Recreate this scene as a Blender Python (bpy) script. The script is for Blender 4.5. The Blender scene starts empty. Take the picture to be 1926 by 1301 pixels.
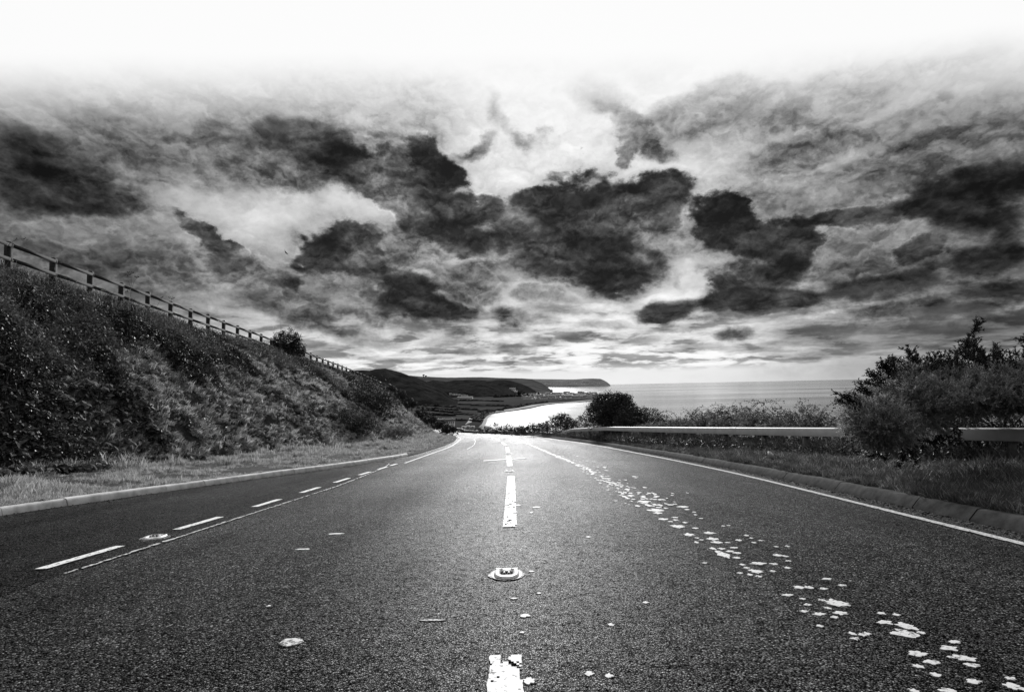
import bpy, math, random
import numpy as np
SC = bpy.context.scene
COL = SC.collection
rnd = random.Random(7)
RN = np.random.RandomState(11)
PI = math.pi

# ------------------------------------------------------------------ camera
FPX, W, H = 1070.0, 1926, 1301
PITCH, ROLL = math.radians(4.04), math.radians(-1.17)
CAM = np.array([0.02, 0.0, 1.1])
def _rx(a): c, s = math.cos(a), math.sin(a); return np.array([[1, 0, 0], [0, c, -s], [0, s, c]])
def _rz(a): c, s = math.cos(a), math.sin(a); return np.array([[c, -s, 0], [s, c, 0], [0, 0, 1]])
CM = _rx(PI / 2 + PITCH) @ _rz(ROLL)
def ray(x, y):
    return CM @ np.array([(x - W / 2) / FPX, -(y - H / 2) / FPX, -1.0])
def at(x, y, Y):            # the place seen at (x, y) that is Y metres ahead
    d = ray(x, y); return CAM + d * (Y / d[1])
def at_z(x, y, z):          # the place seen at (x, y) on the level z
    d = ray(x, y); return CAM + d * ((z - CAM[2]) / d[2])
SLOPE = 0.0673
def on_road(x, y):
    d = ray(x, y); t = -CAM[2] / (d[2] + SLOPE * d[1]); return CAM + d * t

cam_data = bpy.data.cameras.new('camera')
cam_data.sensor_width = 36.0; cam_data.lens = 36.0 * FPX / W
cam_data.clip_start = 0.05; cam_data.clip_end = 200000
cam = bpy.data.objects.new('camera', cam_data); COL.objects.link(cam)
cam.location = CAM.tolist()
import mathutils
cam.rotation_euler = mathutils.Matrix(CM.tolist()).to_euler()
SC.camera = cam

# ------------------------------------------------------------------ light and sky
SUN_AZ, SUN_EL = math.radians(1), math.radians(20)
SUN_STR, SUN_ANG = 4.6, 6.0
SC.view_settings.view_transform = 'Standard'; SC.view_settings.look = 'None'
SC.view_settings.gamma = 1; SC.view_settings.use_curve_mapping = False
SC.view_settings.exposure = 0.0
sd = bpy.data.lights.new('sun', 'SUN'); sd.energy = SUN_STR; sd.angle = math.radians(SUN_ANG); sd.color = (1, 1, 1)
sun = bpy.data.objects.new('sun', sd); COL.objects.link(sun)
sdir = mathutils.Vector((math.sin(SUN_AZ) * math.cos(SUN_EL), math.cos(SUN_AZ) * math.cos(SUN_EL), math.sin(SUN_EL)))
sun.rotation_euler = sdir.to_track_quat('Z', 'Y').to_euler(); sun.location = (20, 40, 60)

world = bpy.data.worlds.new('World'); SC.world = world; world.use_nodes = True
WN, WL = world.node_tree.nodes, world.node_tree.links
WN.clear()
def wn(t, **k):
    n = WN.new(t)
    for a, b in k.items(): setattr(n, a, b)
    return n
def wmath(op, a, b=None, c=None, clamp=False):
    n = wn('ShaderNodeMath', operation=op, use_clamp=clamp)
    for i, v in enumerate((a, b, c)):
        if v is None: continue
        if isinstance(v, (int, float)): n.inputs[i].default_value = v
        else: WL.new(v, n.inputs[i])
    return n.outputs[0]
def wvec(op, a, b):
    n = wn('ShaderNodeVectorMath', operation=op)
    for i, v in enumerate((a, b)):
        if isinstance(v, (tuple, list)): n.inputs[i].default_value = v
        else: WL.new(v, n.inputs[i])
    return n.outputs[0]
def wsmooth(v, a, b, lo=0.0, hi=1.0):
    n = wn('ShaderNodeMapRange', interpolation_type='SMOOTHSTEP')
    WL.new(v, n.inputs[0]); n.inputs[1].default_value = a; n.inputs[2].default_value = b
    n.inputs[3].default_value = lo; n.inputs[4].default_value = hi
    return n.outputs[0]
def wmix(f, a, b):
    n = wn('ShaderNodeMix', data_type='FLOAT')
    for i, v in ((0, f), (2, a), (3, b)):
        if isinstance(v, (int, float)): n.inputs[i].default_value = v
        else: WL.new(v, n.inputs[i])
    return n.outputs[0]
tc = wn('ShaderNodeTexCoord')
DIR = wvec('NORMALIZE', tc.outputs['Generated'], (0, 0, 0))
sp = wn('ShaderNodeSeparateXYZ'); WL.new(DIR, sp.inputs[0])
hx = wmath('SQRT', wmath('ADD', wmath('MULTIPLY', sp.outputs[0], sp.outputs[0]), wmath('MULTIPLY', sp.outputs[1], sp.outputs[1])))
AZ = wmath('MULTIPLY', wmath('ARCTAN2', sp.outputs[0], sp.outputs[1]), 57.2958)
EL = wmath('MULTIPLY', wmath('ARCTAN2', sp.outputs[2], hx), 57.2958)
cmb = wn('ShaderNodeCombineXYZ'); WL.new(AZ, cmb.inputs[0]); WL.new(EL, cmb.inputs[1])
AE = cmb.outputs[0]
def wnoise(vec, scale, detail, rough=0.55, off=(0, 0, 0), stretch=(1, 1, 1), dist=0.0):
    v = wvec('ADD', wvec('MULTIPLY', vec, stretch), off)
    n = wn('ShaderNodeTexNoise', noise_dimensions='3D')
    n.inputs['Scale'].default_value = scale; n.inputs['Detail'].default_value = detail
    n.inputs['Roughness'].default_value = rough; n.inputs['Distortion'].default_value = dist
    WL.new(v, n.inputs['Vector'])
    return n
# the directions laid out on a cloud plane overhead, so that cloud texture shrinks and flattens towards the horizon
plane_d = wmath('ADD', wmath('ABSOLUTE', sp.outputs[2]), 0.13)
pv = wn('ShaderNodeVectorMath', operation='SCALE'); WL.new(DIR, pv.inputs[0]); WL.new(wmath('DIVIDE', 1.0, plane_d), pv.inputs[3])
PL = pv.outputs[0]
# domain warp: clouds smaller and flatter towards the horizon
amp = wsmooth(EL, -1, 20, 0.22, 1.0)
wa = wnoise(DIR, 4.6, 11, 0.62, (3.1, 0.4, 1.7), (1, 1, 1.5))
wvv = wvec('MULTIPLY', wvec('SUBTRACT', wa.outputs['Color'], (0.5, 0.5, 0.5)), (15.0, 9.5, 0.0))
sc_ = wn('ShaderNodeVectorMath', operation='SCALE'); WL.new(wvv, sc_.inputs[0]); WL.new(amp, sc_.inputs[3])
AEW = wvec('ADD', AE, sc_.outputs[0])
n_edge = wnoise(DIR, 20, 8, 0.58, (0, 5, 2), (1, 1, 1.5)).outputs['Fac']
n_fine = wnoise(DIR, 8, 9, 0.6, (7, 1, 0), (1, 1, 1.6), 0.0).outputs['Fac']
n_fine2 = wnoise(DIR, 8, 9, 0.6, (7.0, 1.0, 0.02), (1, 1, 1.6), 0.0).outputs['Fac']   # same noise sampled a step up: relief
n_streak = wnoise(PL, 1.6, 8, 0.56, (1, 9, 4), (1, 1, 1)).outputs['Fac']
# cauliflower lumps: smooth voronoi in octaves, sampled twice (the second time towards the light) for relief
wb = wnoise(DIR, 16, 5, 0.6, (5, 5, 5), (1, 1, 1.4))
vs = wvec('ADD', wvec('MULTIPLY', DIR, (1, 1, 1.45)), wvec('MULTIPLY', wvec('SUBTRACT', wb.outputs['Color'], (0.5, 0.5, 0.5)), (0.10, 0.10, 0.10)))
def wvor(off, scale=14.0, det=3.0):
    v = wn('ShaderNodeTexVoronoi', feature='F1', voronoi_dimensions='3D')
    WL.new(wvec('ADD', vs, off), v.inputs['Vector']); v.inputs['Scale'].default_value = scale; v.inputs['Detail'].default_value = det
    v.inputs['Roughness'].default_value = 0.55; v.normalize = True
    return v.outputs['Distance']
vor_a = wvor((0, 0, 0)); vor_b = wvor((0.0, 0.0, 0.012))
edge = wmath('ADD', wmath('MULTIPLY', wmath('SUBTRACT', n_edge, 0.5), 0.45), wmath('MULTIPLY', wmath('SUBTRACT', 0.30, wmath('MAXIMUM', vor_a, 0.12)), 0.55))
# thin bright cloud between the dark ones
g = wsmooth(EL, 0, 14, 0.86, 0.62)
g = wmath('ADD', g, wmath('MULTIPLY', wmath('SUBTRACT', n_streak, 0.5), 0.22))
far_n = wnoise(DIR, 2.6, 8, 0.6, (2, 2, 8), (1, 1, 2.2)).outputs['Fac']
g = wmix(wsmooth(far_n, 0.5, 0.62, 0, 0.6), g, 0.28)
def wcomb(a, b):
    n = wn('ShaderNodeCombineXYZ')
    for i, v in enumerate((a, b)):
        if isinstance(v, (int, float)): n.inputs[i].default_value = v
        else: WL.new(v, n.inputs[i])
    return n.outputs[0]
NFV = wcomb(wmath('SUBTRACT', n_fine, 0.5), 0.0)
g = wcomb(g, 0.0)          # x: brightness, y: how much thick cloud lies in that direction
def stroke(px, py, rx, ry, rot, val, soft=0.3, alpha=1.0, warp=True, tx=0.0):
    global g
    def ae(x, y):
        d = ray(x, y); return math.degrees(math.atan2(d[0], d[1])), math.degrees(math.atan2(d[2], math.hypot(d[0], d[1])))
    c = ae(px, py); a1 = ae(px - rx, py); a2 = ae(px + rx, py); b1 = ae(px, py - ry); b2 = ae(px, py + ry)
    m = wn('ShaderNodeMapping', vector_type='TEXTURE')
    m.inputs['Location'].default_value = (c[0], c[1], 0)
    m.inputs['Rotation'].default_value = (0, 0, math.radians(-rot))
    m.inputs['Scale'].default_value = (math.hypot(a2[0] - a1[0], a2[1] - a1[1]) / 2 * 1.42, math.hypot(b2[0] - b1[0], b2[1] - b1[1]) / 2 * 1.42, 1000)
    WL.new(AEW if warp else AE, m.inputs['Vector'])
    s = wn('ShaderNodeTexGradient', gradient_type='SPHERICAL'); WL.new(m.outputs[0], s.inputs[0])
    dens = wmath('ADD', s.outputs['Fac'], edge)
    msk = wsmooth(dens, 0.12, 0.12 + soft * 1.25 + .07, 0, alpha)
    n = wn('ShaderNodeMix', data_type='VECTOR'); n.factor_mode = 'UNIFORM'
    WL.new(msk, n.inputs[0]); WL.new(g, n.inputs[4])
    tk = 1.0 if val < .38 else 0.0
    n.inputs[5].default_value = (val, tk, 0)
    g = n.outputs[1]
    if tx:
        sc = wn('ShaderNodeVectorMath', operation='SCALE'); WL.new(NFV, sc.inputs[0]); WL.new(wmath('MULTIPLY', msk, tx), sc.inputs[3])
        g = wvec('ADD', g, sc.outputs[0])
S = stroke
# -- pale sky and high veil
S(1000, 250, 300, 170, 0, .95, .6); S(1250, 330, 230, 90, 0, .90, .6); S(1290, 150, 500, 90, 0, .93, .6)
S(470, 385, 240, 75, 6, .78, .35, 1, True, .35); S(620, 400, 190, 50, -6, .90, .3, .8); S(340, 330, 90, 40, 0, .60, .4, 1, True, .6)
S(1150, 690, 620, 62, 0, .97, .5); S(900, 700, 700, 30, 0, .93, .6, 1, False); S(1720, 700, 420, 34, 0, .86, .6, .9, False); S(760, 620, 330, 50, 4, .85, .5, 1, True, .4); S(1050, 600, 330, 60, 0, .88, .5, .9, True, .4)
S(1720, 190, 330, 60, -4, .74, .7); S(1750, 250, 330, 60, -8, .60, .6, 1, True, .3); S(1780, 330, 380, 60, -8, .42, .6, 1, True, .3)
S(1760, 590, 420, 110, 0, .47, .6, 1, True, .25); S(1800, 690, 400, 40, 0, .72, .7); S(1700, 480, 350, 80, 0, .42, .6, 1, True, .3)
S(120, 500, 420, 80, 14, .46, .6, 1, True, .3); S(60, 440, 200, 30, 5, .58, .5, .8)
S(1290, 500, 90, 60, 0, .84, .7, .9); S(1240, 545, 90, 36, 0, .94, .7, .9)
# -- grey veil, upper left
S(230, 215, 430, 70, 4, .55, .8, .9); S(330, 270, 330, 70, 6, .40, .6, .9)
# -- dark masses, left
S(40, 250, 230, 60, 6, .26, .7, 1, True, .15); S(80, 320, 220, 85, 8, .17, .5, 1, True, .15); S(120, 380, 170, 50, 4, .22, .5, .9, True, .2)
S(490, 250, 90, 40, 0, .33, .4); S(570, 275, 140, 62, 14, .22, .35, 1, True, .12); S(700, 320, 150, 50, 8, .17, .3, 1, True, .1)
S(800, 310, 75, 48, 20, .18, .22, 1, True, .12); S(560, 340, 90, 40, 0, .34, .5, .9)
S(690, 218, 70, 20, 5, .72, .4, .8, True, .5); S(880, 255, 50, 18, -15, .45, .5, .8); S(945, 215, 26, 26, 0, .52, .6, .7); S(985, 258, 42, 20, 25, .50, .6, .75)
S(760, 500, 240, 90, 10, .44, .5, .9, True, .5); S(720, 595, 220, 40, 6, .50, .5, .9, True, .4)
# -- turret and central masses
S(760, 370, 100, 60, 20, .33, .2, 1, True, .25); S(730, 325, 38, 42, 0, .34, .15, 1, True, .15)
S(830, 420, 130, 60, 25, .24, .25, 1, True, .2); S(900, 400, 70, 50, 0, .20, .25); S(1060, 365, 95, 55, 0, .24, .2, 1, True, .25)
S(970, 430, 110, 55, 10, .24, .3, 1, True, .2); S(1080, 440, 110, 75, 0, .22, .3, 1, True, .2); S(1225, 380, 88, 55, 0, .20, .22, 1, True, .15)
S(1150, 425, 80, 40, 0, .33, .3, .8); S(1150, 500, 105, 52, 5, .20, .25, 1, True, .15); S(1040, 500, 80, 30, 0, .25, .3, .9)
S(1390, 415, 72, 45, 30, .17, .18, 1, True, .15); S(1465, 470, 80, 52, 35, .20, .2, 1, True, .15)
S(1370, 515, 85, 40, 0, .42, .25, 1, True, .5); S(1430, 525, 90, 28, 0, .28, .3, .9); S(1415, 566, 118, 26, 0, .18, .2, 1, True, .15)
S(1240, 583, 60, 28, 0, .28, .2, 1, True, .3); S(1365, 630, 50, 20, 0, .30, .5, .9, True, .4)
S(1015, 322, 50, 10, 0, .92, .6, .6); S(880, 325, 26, 30, 0, .93, .5, .7); S(1310, 520, 26, 40, 0, .92, .3, .8)
S(1240, 548, 80, 22, 0, .96, .6, .8); S(1060, 560, 90, 16, 10, .92, .35, .85); S(860, 500, 50, 14, 0, .80, .4, .7); S(900, 425, 24, 12, 0, .5, .4, .6)
S(620, 455, 60, 12, -20, .95, .3, .9); S(640, 640, 230, 26, 6, .88, .6, .9); S(720, 455, 60, 10, 20, .70, .5, .6); S(1090, 330, 26, 16, 0, .7, .5, .5); S(560, 520, 60, 14, 10, .72, .4, .7); S(1600, 535, 90, 10, 0, .75, .4, .7); S(1780, 520, 120, 9, 4, .8, .4, .7)
S(740, 345, 52, 46, 10, .37, .25, .9, True, .3); S(800, 395, 50, 26, 10, .35, .3, .8, True, .3); S(1135, 425, 70, 30, 0, .36, .35, .8, True, .3); S(1045, 470, 26, 30, 0, .35, .3, .7, True, .3)
S(1190, 470, 30, 40, 0, .32, .4, .7, True, .3); S(950, 460, 50, 24, 10, .36, .4, .7, True, .3)
# -- middle left masses
S(380, 440, 75, 22, 15, .33, .25, 1, True, .2); S(430, 460, 30, 18, 0, .24, .25); S(300, 500, 130, 36, 12, .40, .5, .9)
S(480, 515, 130, 44, 14, .30, .3, 1, True, .2); S(600, 590, 120, 42, 12, .40, .3, 1, True, .25); S(520, 560, 110, 36, 12, .38, .4, .9)
S(650, 470, 75, 40, 0, .17, .2, 1, True, .12); S(600, 485, 50, 22, 0, .24, .3); S(730, 500, 90, 60, 20, .33, .3, 1, True, .2)
S(780, 560, 80, 44, 10, .16, .2, 1, True, .12); S(850, 585, 60, 26, 0, .22, .25, 1, True, .15); S(860, 520, 70, 26, 0, .45, .4, .8, True, .4)
S(965, 600, 44, 28, 30, .27, .5, .9, True, .3); S(900, 565, 60, 20, 0, .38, .3, .9, True, .3); S(1030, 560, 50, 16, 0, .5, .3, .9)
S(770, 475, 70, 34, 15, .42, .3, .9, True, .4); S(665, 535, 70, 26, 10, .46, .35, .8, True, .4); S(860, 545, 40, 30, 0, .48, .3, .8, True, .4); S(700, 610, 90, 18, 8, .66, .4, .8, True, .4)
# -- right masses
S(1600, 415, 190, 24, -2, .20, .35, 1, True, .1); S(1810, 420, 120, 60, 5, .17, .4, 1, True, .12); S(1870, 350, 260, 34, -10, .18, .5, 1, True, .12)
S(1860, 490, 130, 30, 0, .22, .35, 1, True, .2); S(1640, 535, 130, 28, 0, .26, .35, 1, True, .2); S(1700, 475, 40, 26, 0, .24, .25)
S(1890, 545, 120, 28, 0, .25, .3, 1, True, .2); S(1700, 580, 200, 22, 0, .33, .4, .9, True, .2); S(1850, 610, 160, 20, -4, .38, .4, .9)
S(1560, 620, 160, 14, 0, .5, .4, .8)
# -- upper right grey clouds
S(1130, 165, 55, 60, 20, .62, .4, .9); S(1185, 240, 75, 40, 35, .42, .3, .9, True, .3); S(1150, 285, 22, 34, 0, .45, .3, .9)
S(1340, 195, 150, 42, 0, .50, .35, .95, True, .15); S(1540, 205, 60, 30, 0, .58, .35, .9); S(1560, 275, 190, 26, 0, .40, .35, .95, True, .2)
S(1680, 240, 200, 24, -8, .52, .5, .8); S(1750, 290, 230, 26, -8, .40, .5, .8)
# -- low line of small clouds above the horizon
for (x, y, rx_, ry_, v) in ((960, 655, 46, 13, .34), (880, 660, 40, 10, .5), (1080, 630, 40, 9, .5), (1120, 608, 50, 10, .55), (820, 640, 60, 10, .55), (1190, 640, 60, 9, .6),
        (700, 640, 70, 14, .5), (620, 655, 60, 10, .62), (1010, 600, 50, 12, .55), (1060, 583, 60, 10, .6), (1260, 622, 60, 9, .55), (1300, 655, 70, 9, .6), (1420, 655, 80, 10, .6),
        (1470, 640, 60, 8, .55), (1550, 660, 120, 10, .62), (860, 625, 40, 9, .45), (930, 682, 130, 6, .62), (760, 672, 90, 7, .66), (1010, 640, 30, 10, .48), (1340, 600, 60, 9, .5), (740, 600, 50, 12, .5)):
    S(x, y, rx_, ry_, 0, v, .4, .75, True, .3)
gs = wn('ShaderNodeSeparateXYZ'); WL.new(g, gs.inputs[0]); g, thick = gs.outputs[0], gs.outputs[1]
# relief, then the bright high haze that swallows the clouds overhead
rel = wmath('MULTIPLY', wmath('SUBTRACT', n_fine, n_fine2), 0.9)
tw = wmath('MULTIPLY', wsmooth(g, 0.80, 0.35, 0.12, 1.0), wsmooth(EL, 1.8, 6.0))      # thick cloud shows its lumps, thin cloud hardly
rel2 = wmath('MULTIPLY', wmath('SUBTRACT', vor_b, vor_a), 3.2)
tex = wmath('ADD', wmath('ADD', rel2, wmath('MULTIPLY', rel, 1.1)), wmath('MULTIPLY', wmath('SUBTRACT', n_fine, 0.5), 0.6))
g = wmath('MULTIPLY', g, wmath('MULTIPLY_ADD', tex, tw, 1.0))
g = wmath('ADD', g, wmath('MULTIPLY', wmath('MULTIPLY', tex, tw), 0.07))
# light leaks round the thick clouds and through their thin edges; their hearts stay dark
g = wmath('ADD', g, wmath('MULTIPLY', wmath('MULTIPLY', wmath('MULTIPLY', wsmooth(thick, 0.0, 0.35), wsmooth(thick, 1.0, 0.30)), wsmooth(n_streak, 0.38, 0.60)), 0.13))
g = wmath('ADD', g, wmath('MULTIPLY', wmath('MULTIPLY', thick, wsmooth(n_fine, 0.46, 0.66)), 0.14))
n_low = wnoise(PL, 2.6, 8, 0.6, (4, 1, 3), (1, 1, 1), 0.2).outputs['Fac']
lowm = wmath('MULTIPLY', wsmooth(EL, 1.0, 2.2), wsmooth(EL, 5, 11, 1, 0))
# broken small clouds in a low band: dark bellies with light between them
bel = wmath('MULTIPLY', wsmooth(n_low, 0.50, 0.60), lowm)
g = wmix(wmath('MULTIPLY', bel, 0.62), g, wmath('MULTIPLY_ADD', wmath('SUBTRACT', n_streak, 0.5), 0.8, 0.40))
g = wmath('ADD', g, wmath('MULTIPLY', wmath('MULTIPLY', wsmooth(n_low, 0.50, 0.40), lowm), 0.10))
ta = math.radians(26)
tdn = wn('ShaderNodeVectorMath', operation='DOT_PRODUCT'); WL.new(DIR, tdn.inputs[0]); tdn.inputs[1].default_value = (0, -math.sin(ta), math.cos(ta))
top = wsmooth(wmath('MULTIPLY_ADD', wmath('SUBTRACT', n_streak, 0.5), 0.05, tdn.outputs['Value']), -0.045, 0.095)
sdn = wn('ShaderNodeVectorMath', operation='DOT_PRODUCT'); WL.new(DIR, sdn.inputs[0]); sdn.inputs[1].default_value = tuple(sdir)
g = wmath('MULTIPLY', g, wsmooth(sdn.outputs['Value'], 0.96, 0.62, 1.0, 0.72))      # the cloud deck is thicker and darker away from the sun
g = wmix(top, g, wsmooth(sdn.outputs['Value'], -0.2, 0.80, 0.55, 1.0))       # the haze is white round the sun and greyer on the far side
g = wmath('MINIMUM', wmath('MAXIMUM', wmath('SUBTRACT', g, wsmooth(g, 0.6, 0.3, 0.0, 0.035)), 0.07), 1.0)
lin = wmath('POWER', g, 2.2)
sky = wn('ShaderNodeTexSky', sky_type='NISHITA'); sky.sun_disc = False
sky.sun_elevation = SUN_EL; sky.sun_rotation = SUN_AZ; sky.altitude = 60
bw = wn('ShaderNodeRGBToBW'); WL.new(sky.outputs[0], bw.inputs[0])
SKY_STR = 0.1
# the clouds cover the sky almost wholly; a tenth of the clear sky's own light comes through
tot = wmath('ADD', wmath('MULTIPLY', lin, 0.97 / SKY_STR), wmath('MULTIPLY', wmath('MINIMUM', bw.outputs[0], 12.0), 0.01))
bg = wn('ShaderNodeBackground'); bg.inputs['Strength'].default_value = SKY_STR; WL.new(tot, bg.inputs['Color'])
wo = wn('ShaderNodeOutputWorld'); WL.new(bg.outputs[0], wo.inputs['Surface'])
world.cycles.sampling_method = 'MANUAL'; world.cycles.sample_map_resolution = 512
SC.cycles.max_bounces = 5; SC.cycles.diffuse_bounces = 2; SC.cycles.glossy_bounces = 2
SC.cycles.transmission_bounces = 2; SC.cycles.transparent_max_bounces = 4

# ------------------------------------------------------------------ helpers
def hsh(i, j, s):
    n = (i * 374761393 + j * 668265263 + s * 974711) & 0xffffffff
    n = ((n ^ (n >> 13)) * 1274126177) & 0xffffffff
    return ((n ^ (n >> 16)) & 0xffff) / 65535.0
def vnoise(x, y, s=0):
    x = np.asarray(x, float); y = np.asarray(y, float)
    xi = np.floor(x).astype(np.int64); yi = np.floor(y).astype(np.int64)
    fx = x - xi; fy = y - yi; fx = fx * fx * (3 - 2 * fx); fy = fy * fy * (3 - 2 * fy)
    a = hsh(xi, yi, s); b = hsh(xi + 1, yi, s); c = hsh(xi, yi + 1, s); d = hsh(xi + 1, yi + 1, s)
    return (a * (1 - fx) + b * fx) * (1 - fy) + (c * (1 - fx) + d * fx) * fy
def fbm(x, y, o=4, s=0):
    t = 0; a = .5; n = 0
    for k in range(o):
        t = t + a * vnoise(np.asarray(x) * 2 ** k + 17.3 * k, np.asarray(y) * 2 ** k - 9.1 * k, s + k); n += a; a *= .5
    return t / n
def mk(name, V, F, mats, parent=None, midx=None, smooth=False, link=True):
    """one mesh object out of arrays; F is a list of index arrays, one per face size"""
    me = bpy.data.meshes.new(name)
    V = np.asarray(V, np.float32).reshape(-1, 3)
    if isinstance(F, np.ndarray): F = [F]
    F = [np.asarray(f, np.int32) for f in F if len(f)]
    me.vertices.add(len(V)); me.vertices.foreach_set('co', V.ravel())
    loops = np.concatenate([f.ravel() for f in F]); me.loops.add(len(loops)); me.loops.foreach_set('vertex_index', loops)
    tot_ = np.concatenate([np.full(len(f), f.shape[1], np.int32) for f in F])
    me.polygons.add(len(tot_)); st = np.concatenate([[0], np.cumsum(tot_)[:-1]]).astype(np.int32)
    me.polygons.foreach_set('loop_start', st)
    for m in (mats if isinstance(mats, (list, tuple)) else [mats]): me.materials.append(m)
    if midx is not None: me.polygons.foreach_set('material_index', np.asarray(midx, np.int32))
    if smooth: me.polygons.foreach_set('use_smooth', np.ones(len(tot_), bool))
    me.update(calc_edges=True); me.validate()
    o = bpy.data.objects.new(name, me)
    if link: COL.objects.link(o)
    if parent is not None:
        o.parent = parent
        o.matrix_parent_inverse = mathutils.Matrix.Translation(-mathutils.Vector(parent.location)) if parent.type == 'EMPTY' else mathutils.Matrix.Identity(4)
    return o
def thing(name, label, cat, loc, group=None):
    o = bpy.data.objects.new(name, None); COL.objects.link(o); o.empty_display_size = .2
    o.location = [float(v) for v in loc]; tag(o, label, cat, group); return o
def tag(o, label=None, cat=None, group=None, kind=None):
    if label: o['label'] = label
    if cat: o['category'] = cat
    if group: o['group'] = group
    if kind: o['kind'] = kind
    return o
def grid_faces(nr, nc):
    i = np.arange(nr - 1)[:, None] * nc + np.arange(nc - 1)[None, :]
    i = i.ravel(); return np.stack([i, i + 1, i + nc + 1, i + nc], 1)
class MB:
    def __init__(s): s.V = []; s.Q = []; s.T = []; s.n = 0
    def add(s, V, F):
        V = np.asarray(V, float).reshape(-1, 3); F = np.asarray(F, int) + s.n
        (s.Q if F.shape[1] == 4 else s.T).append(F); s.V.append(V); s.n += len(V)
    def box(s, c, size, R=None, taper=1.0):
        q = np.array([[x, y, z] for z in (-.5, .5) for y in (-.5, .5) for x in (-.5, .5)]) * size
        q[4:, :2] *= taper
        if R is not None: q = q @ np.asarray(R).T
        s.add(q + c, [[0, 2, 3, 1], [4, 5, 7, 6], [0, 1, 5, 4], [2, 6, 7, 3], [0, 4, 6, 2], [1, 3, 7, 5]])
    def tube(s, pts, rad, n=6):
        pts = np.asarray(pts, float); k = len(pts); rad = np.broadcast_to(rad, (k,))
        t = np.gradient(pts, axis=0); t /= np.linalg.norm(t, axis=1)[:, None] + 1e-9
        up = np.where(np.abs(t[:, 2:3]) > .9, [[1., 0, 0]], [[0., 0, 1.]])
        a = np.cross(t, up); a /= np.linalg.norm(a, axis=1)[:, None] + 1e-9; b = np.cross(t, a)
        th = np.arange(n) * 2 * PI / n
        V = pts[:, None] + (a[:, None] * np.cos(th)[None, :, None] + b[:, None] * np.sin(th)[None, :, None]) * rad[:, None, None]
        f = []
        for i in range(k - 1):
            for j in range(n): f.append([i * n + j, i * n + (j + 1) % n, (i + 1) * n + (j + 1) % n, (i + 1) * n + j])
        s.add(V, f)
        c0 = pts[0]; c1 = pts[-1]
        s.add(np.vstack([V[0], c0]), [[(j + 1) % n, j, n] for j in range(n)])
        s.add(np.vstack([V[-1], c1]), [[j, (j + 1) % n, n] for j in range(n)])
    def prism(s, poly, z0, z1):          # poly (n,2) ccw
        poly = np.asarray(poly, float); n = len(poly)
        V = np.vstack([np.c_[poly, np.full(n, z0)], np.c_[poly, np.full(n, z1)], [[*poly.mean(0), z1]], [[*poly.mean(0), z0]]])
        s.add(V, [[i, (i + 1) % n, n + (i + 1) % n, n + i] for i in range(n)])
        s.add(V, [[n + i, n + (i + 1) % n, 2 * n] for i in range(n)])
        s.add(V, [[(i + 1) % n, i, 2 * n + 1] for i in range(n)])
    def build(s, name, mats, parent=None, smooth=False, link=True):
        V = np.vstack(s.V); F = []
        if s.Q: F.append(np.vstack(s.Q))
        if s.T: F.append(np.vstack(s.T))
        return mk(name, V, F, mats, parent, None, smooth, link)

# ------------------------------------------------------------------ materials
def nt(name):
    m = bpy.data.materials.new(name); m.use_nodes = True
    N, L = m.node_tree.nodes, m.node_tree.links
    return m, N, L, N['Principled BSDF']
def setspec(b, v):
    b.inputs['Specular IOR Level'].default_value = v
def g3(v): return (v, v, v, 1)
def noise_mat(name, c0, c1, scale=4, detail=6, rough=.85, bump=.3, bscale=None, bdist=.02, spec=.3, stretch=None, contrast=(.3, .7), island=0.0):
    m, N, L, B = nt(name)
    t = N.new('ShaderNodeTexCoord'); mp = N.new('ShaderNodeMapping'); L.new(t.outputs['Object'], mp.inputs[0])
    if stretch: mp.inputs['Scale'].default_value = stretch
    n = N.new('ShaderNodeTexNoise'); n.inputs['Scale'].default_value = scale; n.inputs['Detail'].default_value = detail; n.inputs['Roughness'].default_value = .62
    L.new(mp.outputs[0], n.inputs['Vector'])
    r = N.new('ShaderNodeMapRange'); r.inputs[1].default_value = contrast[0]; r.inputs[2].default_value = contrast[1]
    r.inputs[3].default_value = c0; r.inputs[4].default_value = c1; L.new(n.outputs['Fac'], r.inputs[0])
    out = r.outputs[0]
    if island:
        gi = N.new('ShaderNodeNewGeometry'); mm = N.new('ShaderNodeMapRange'); L.new(gi.outputs['Random Per Island'], mm.inputs[0])
        mm.inputs[3].default_value = 1 - island; mm.inputs[4].default_value = 1 + island
        mu = N.new('ShaderNodeMath'); mu.operation = 'MULTIPLY'; L.new(out, mu.inputs[0]); L.new(mm.outputs[0], mu.inputs[1]); out = mu.outputs[0]
    L.new(out, B.inputs['Base Color']); B.inputs['Roughness'].default_value = rough; setspec(B, spec)
    if bump:
        n2 = N.new('ShaderNodeTexNoise'); n2.inputs['Scale'].default_value = bscale or scale * 4; n2.inputs['Detail'].default_value = 6
        L.new(mp.outputs[0], n2.inputs['Vector'])
        b = N.new('ShaderNodeBump'); b.inputs['Strength'].default_value = bump; b.inputs['Distance'].default_value = bdist
        L.new(n2.outputs['Fac'], b.inputs['Height']); L.new(b.outputs[0], B.inputs['Normal'])
    return m
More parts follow.
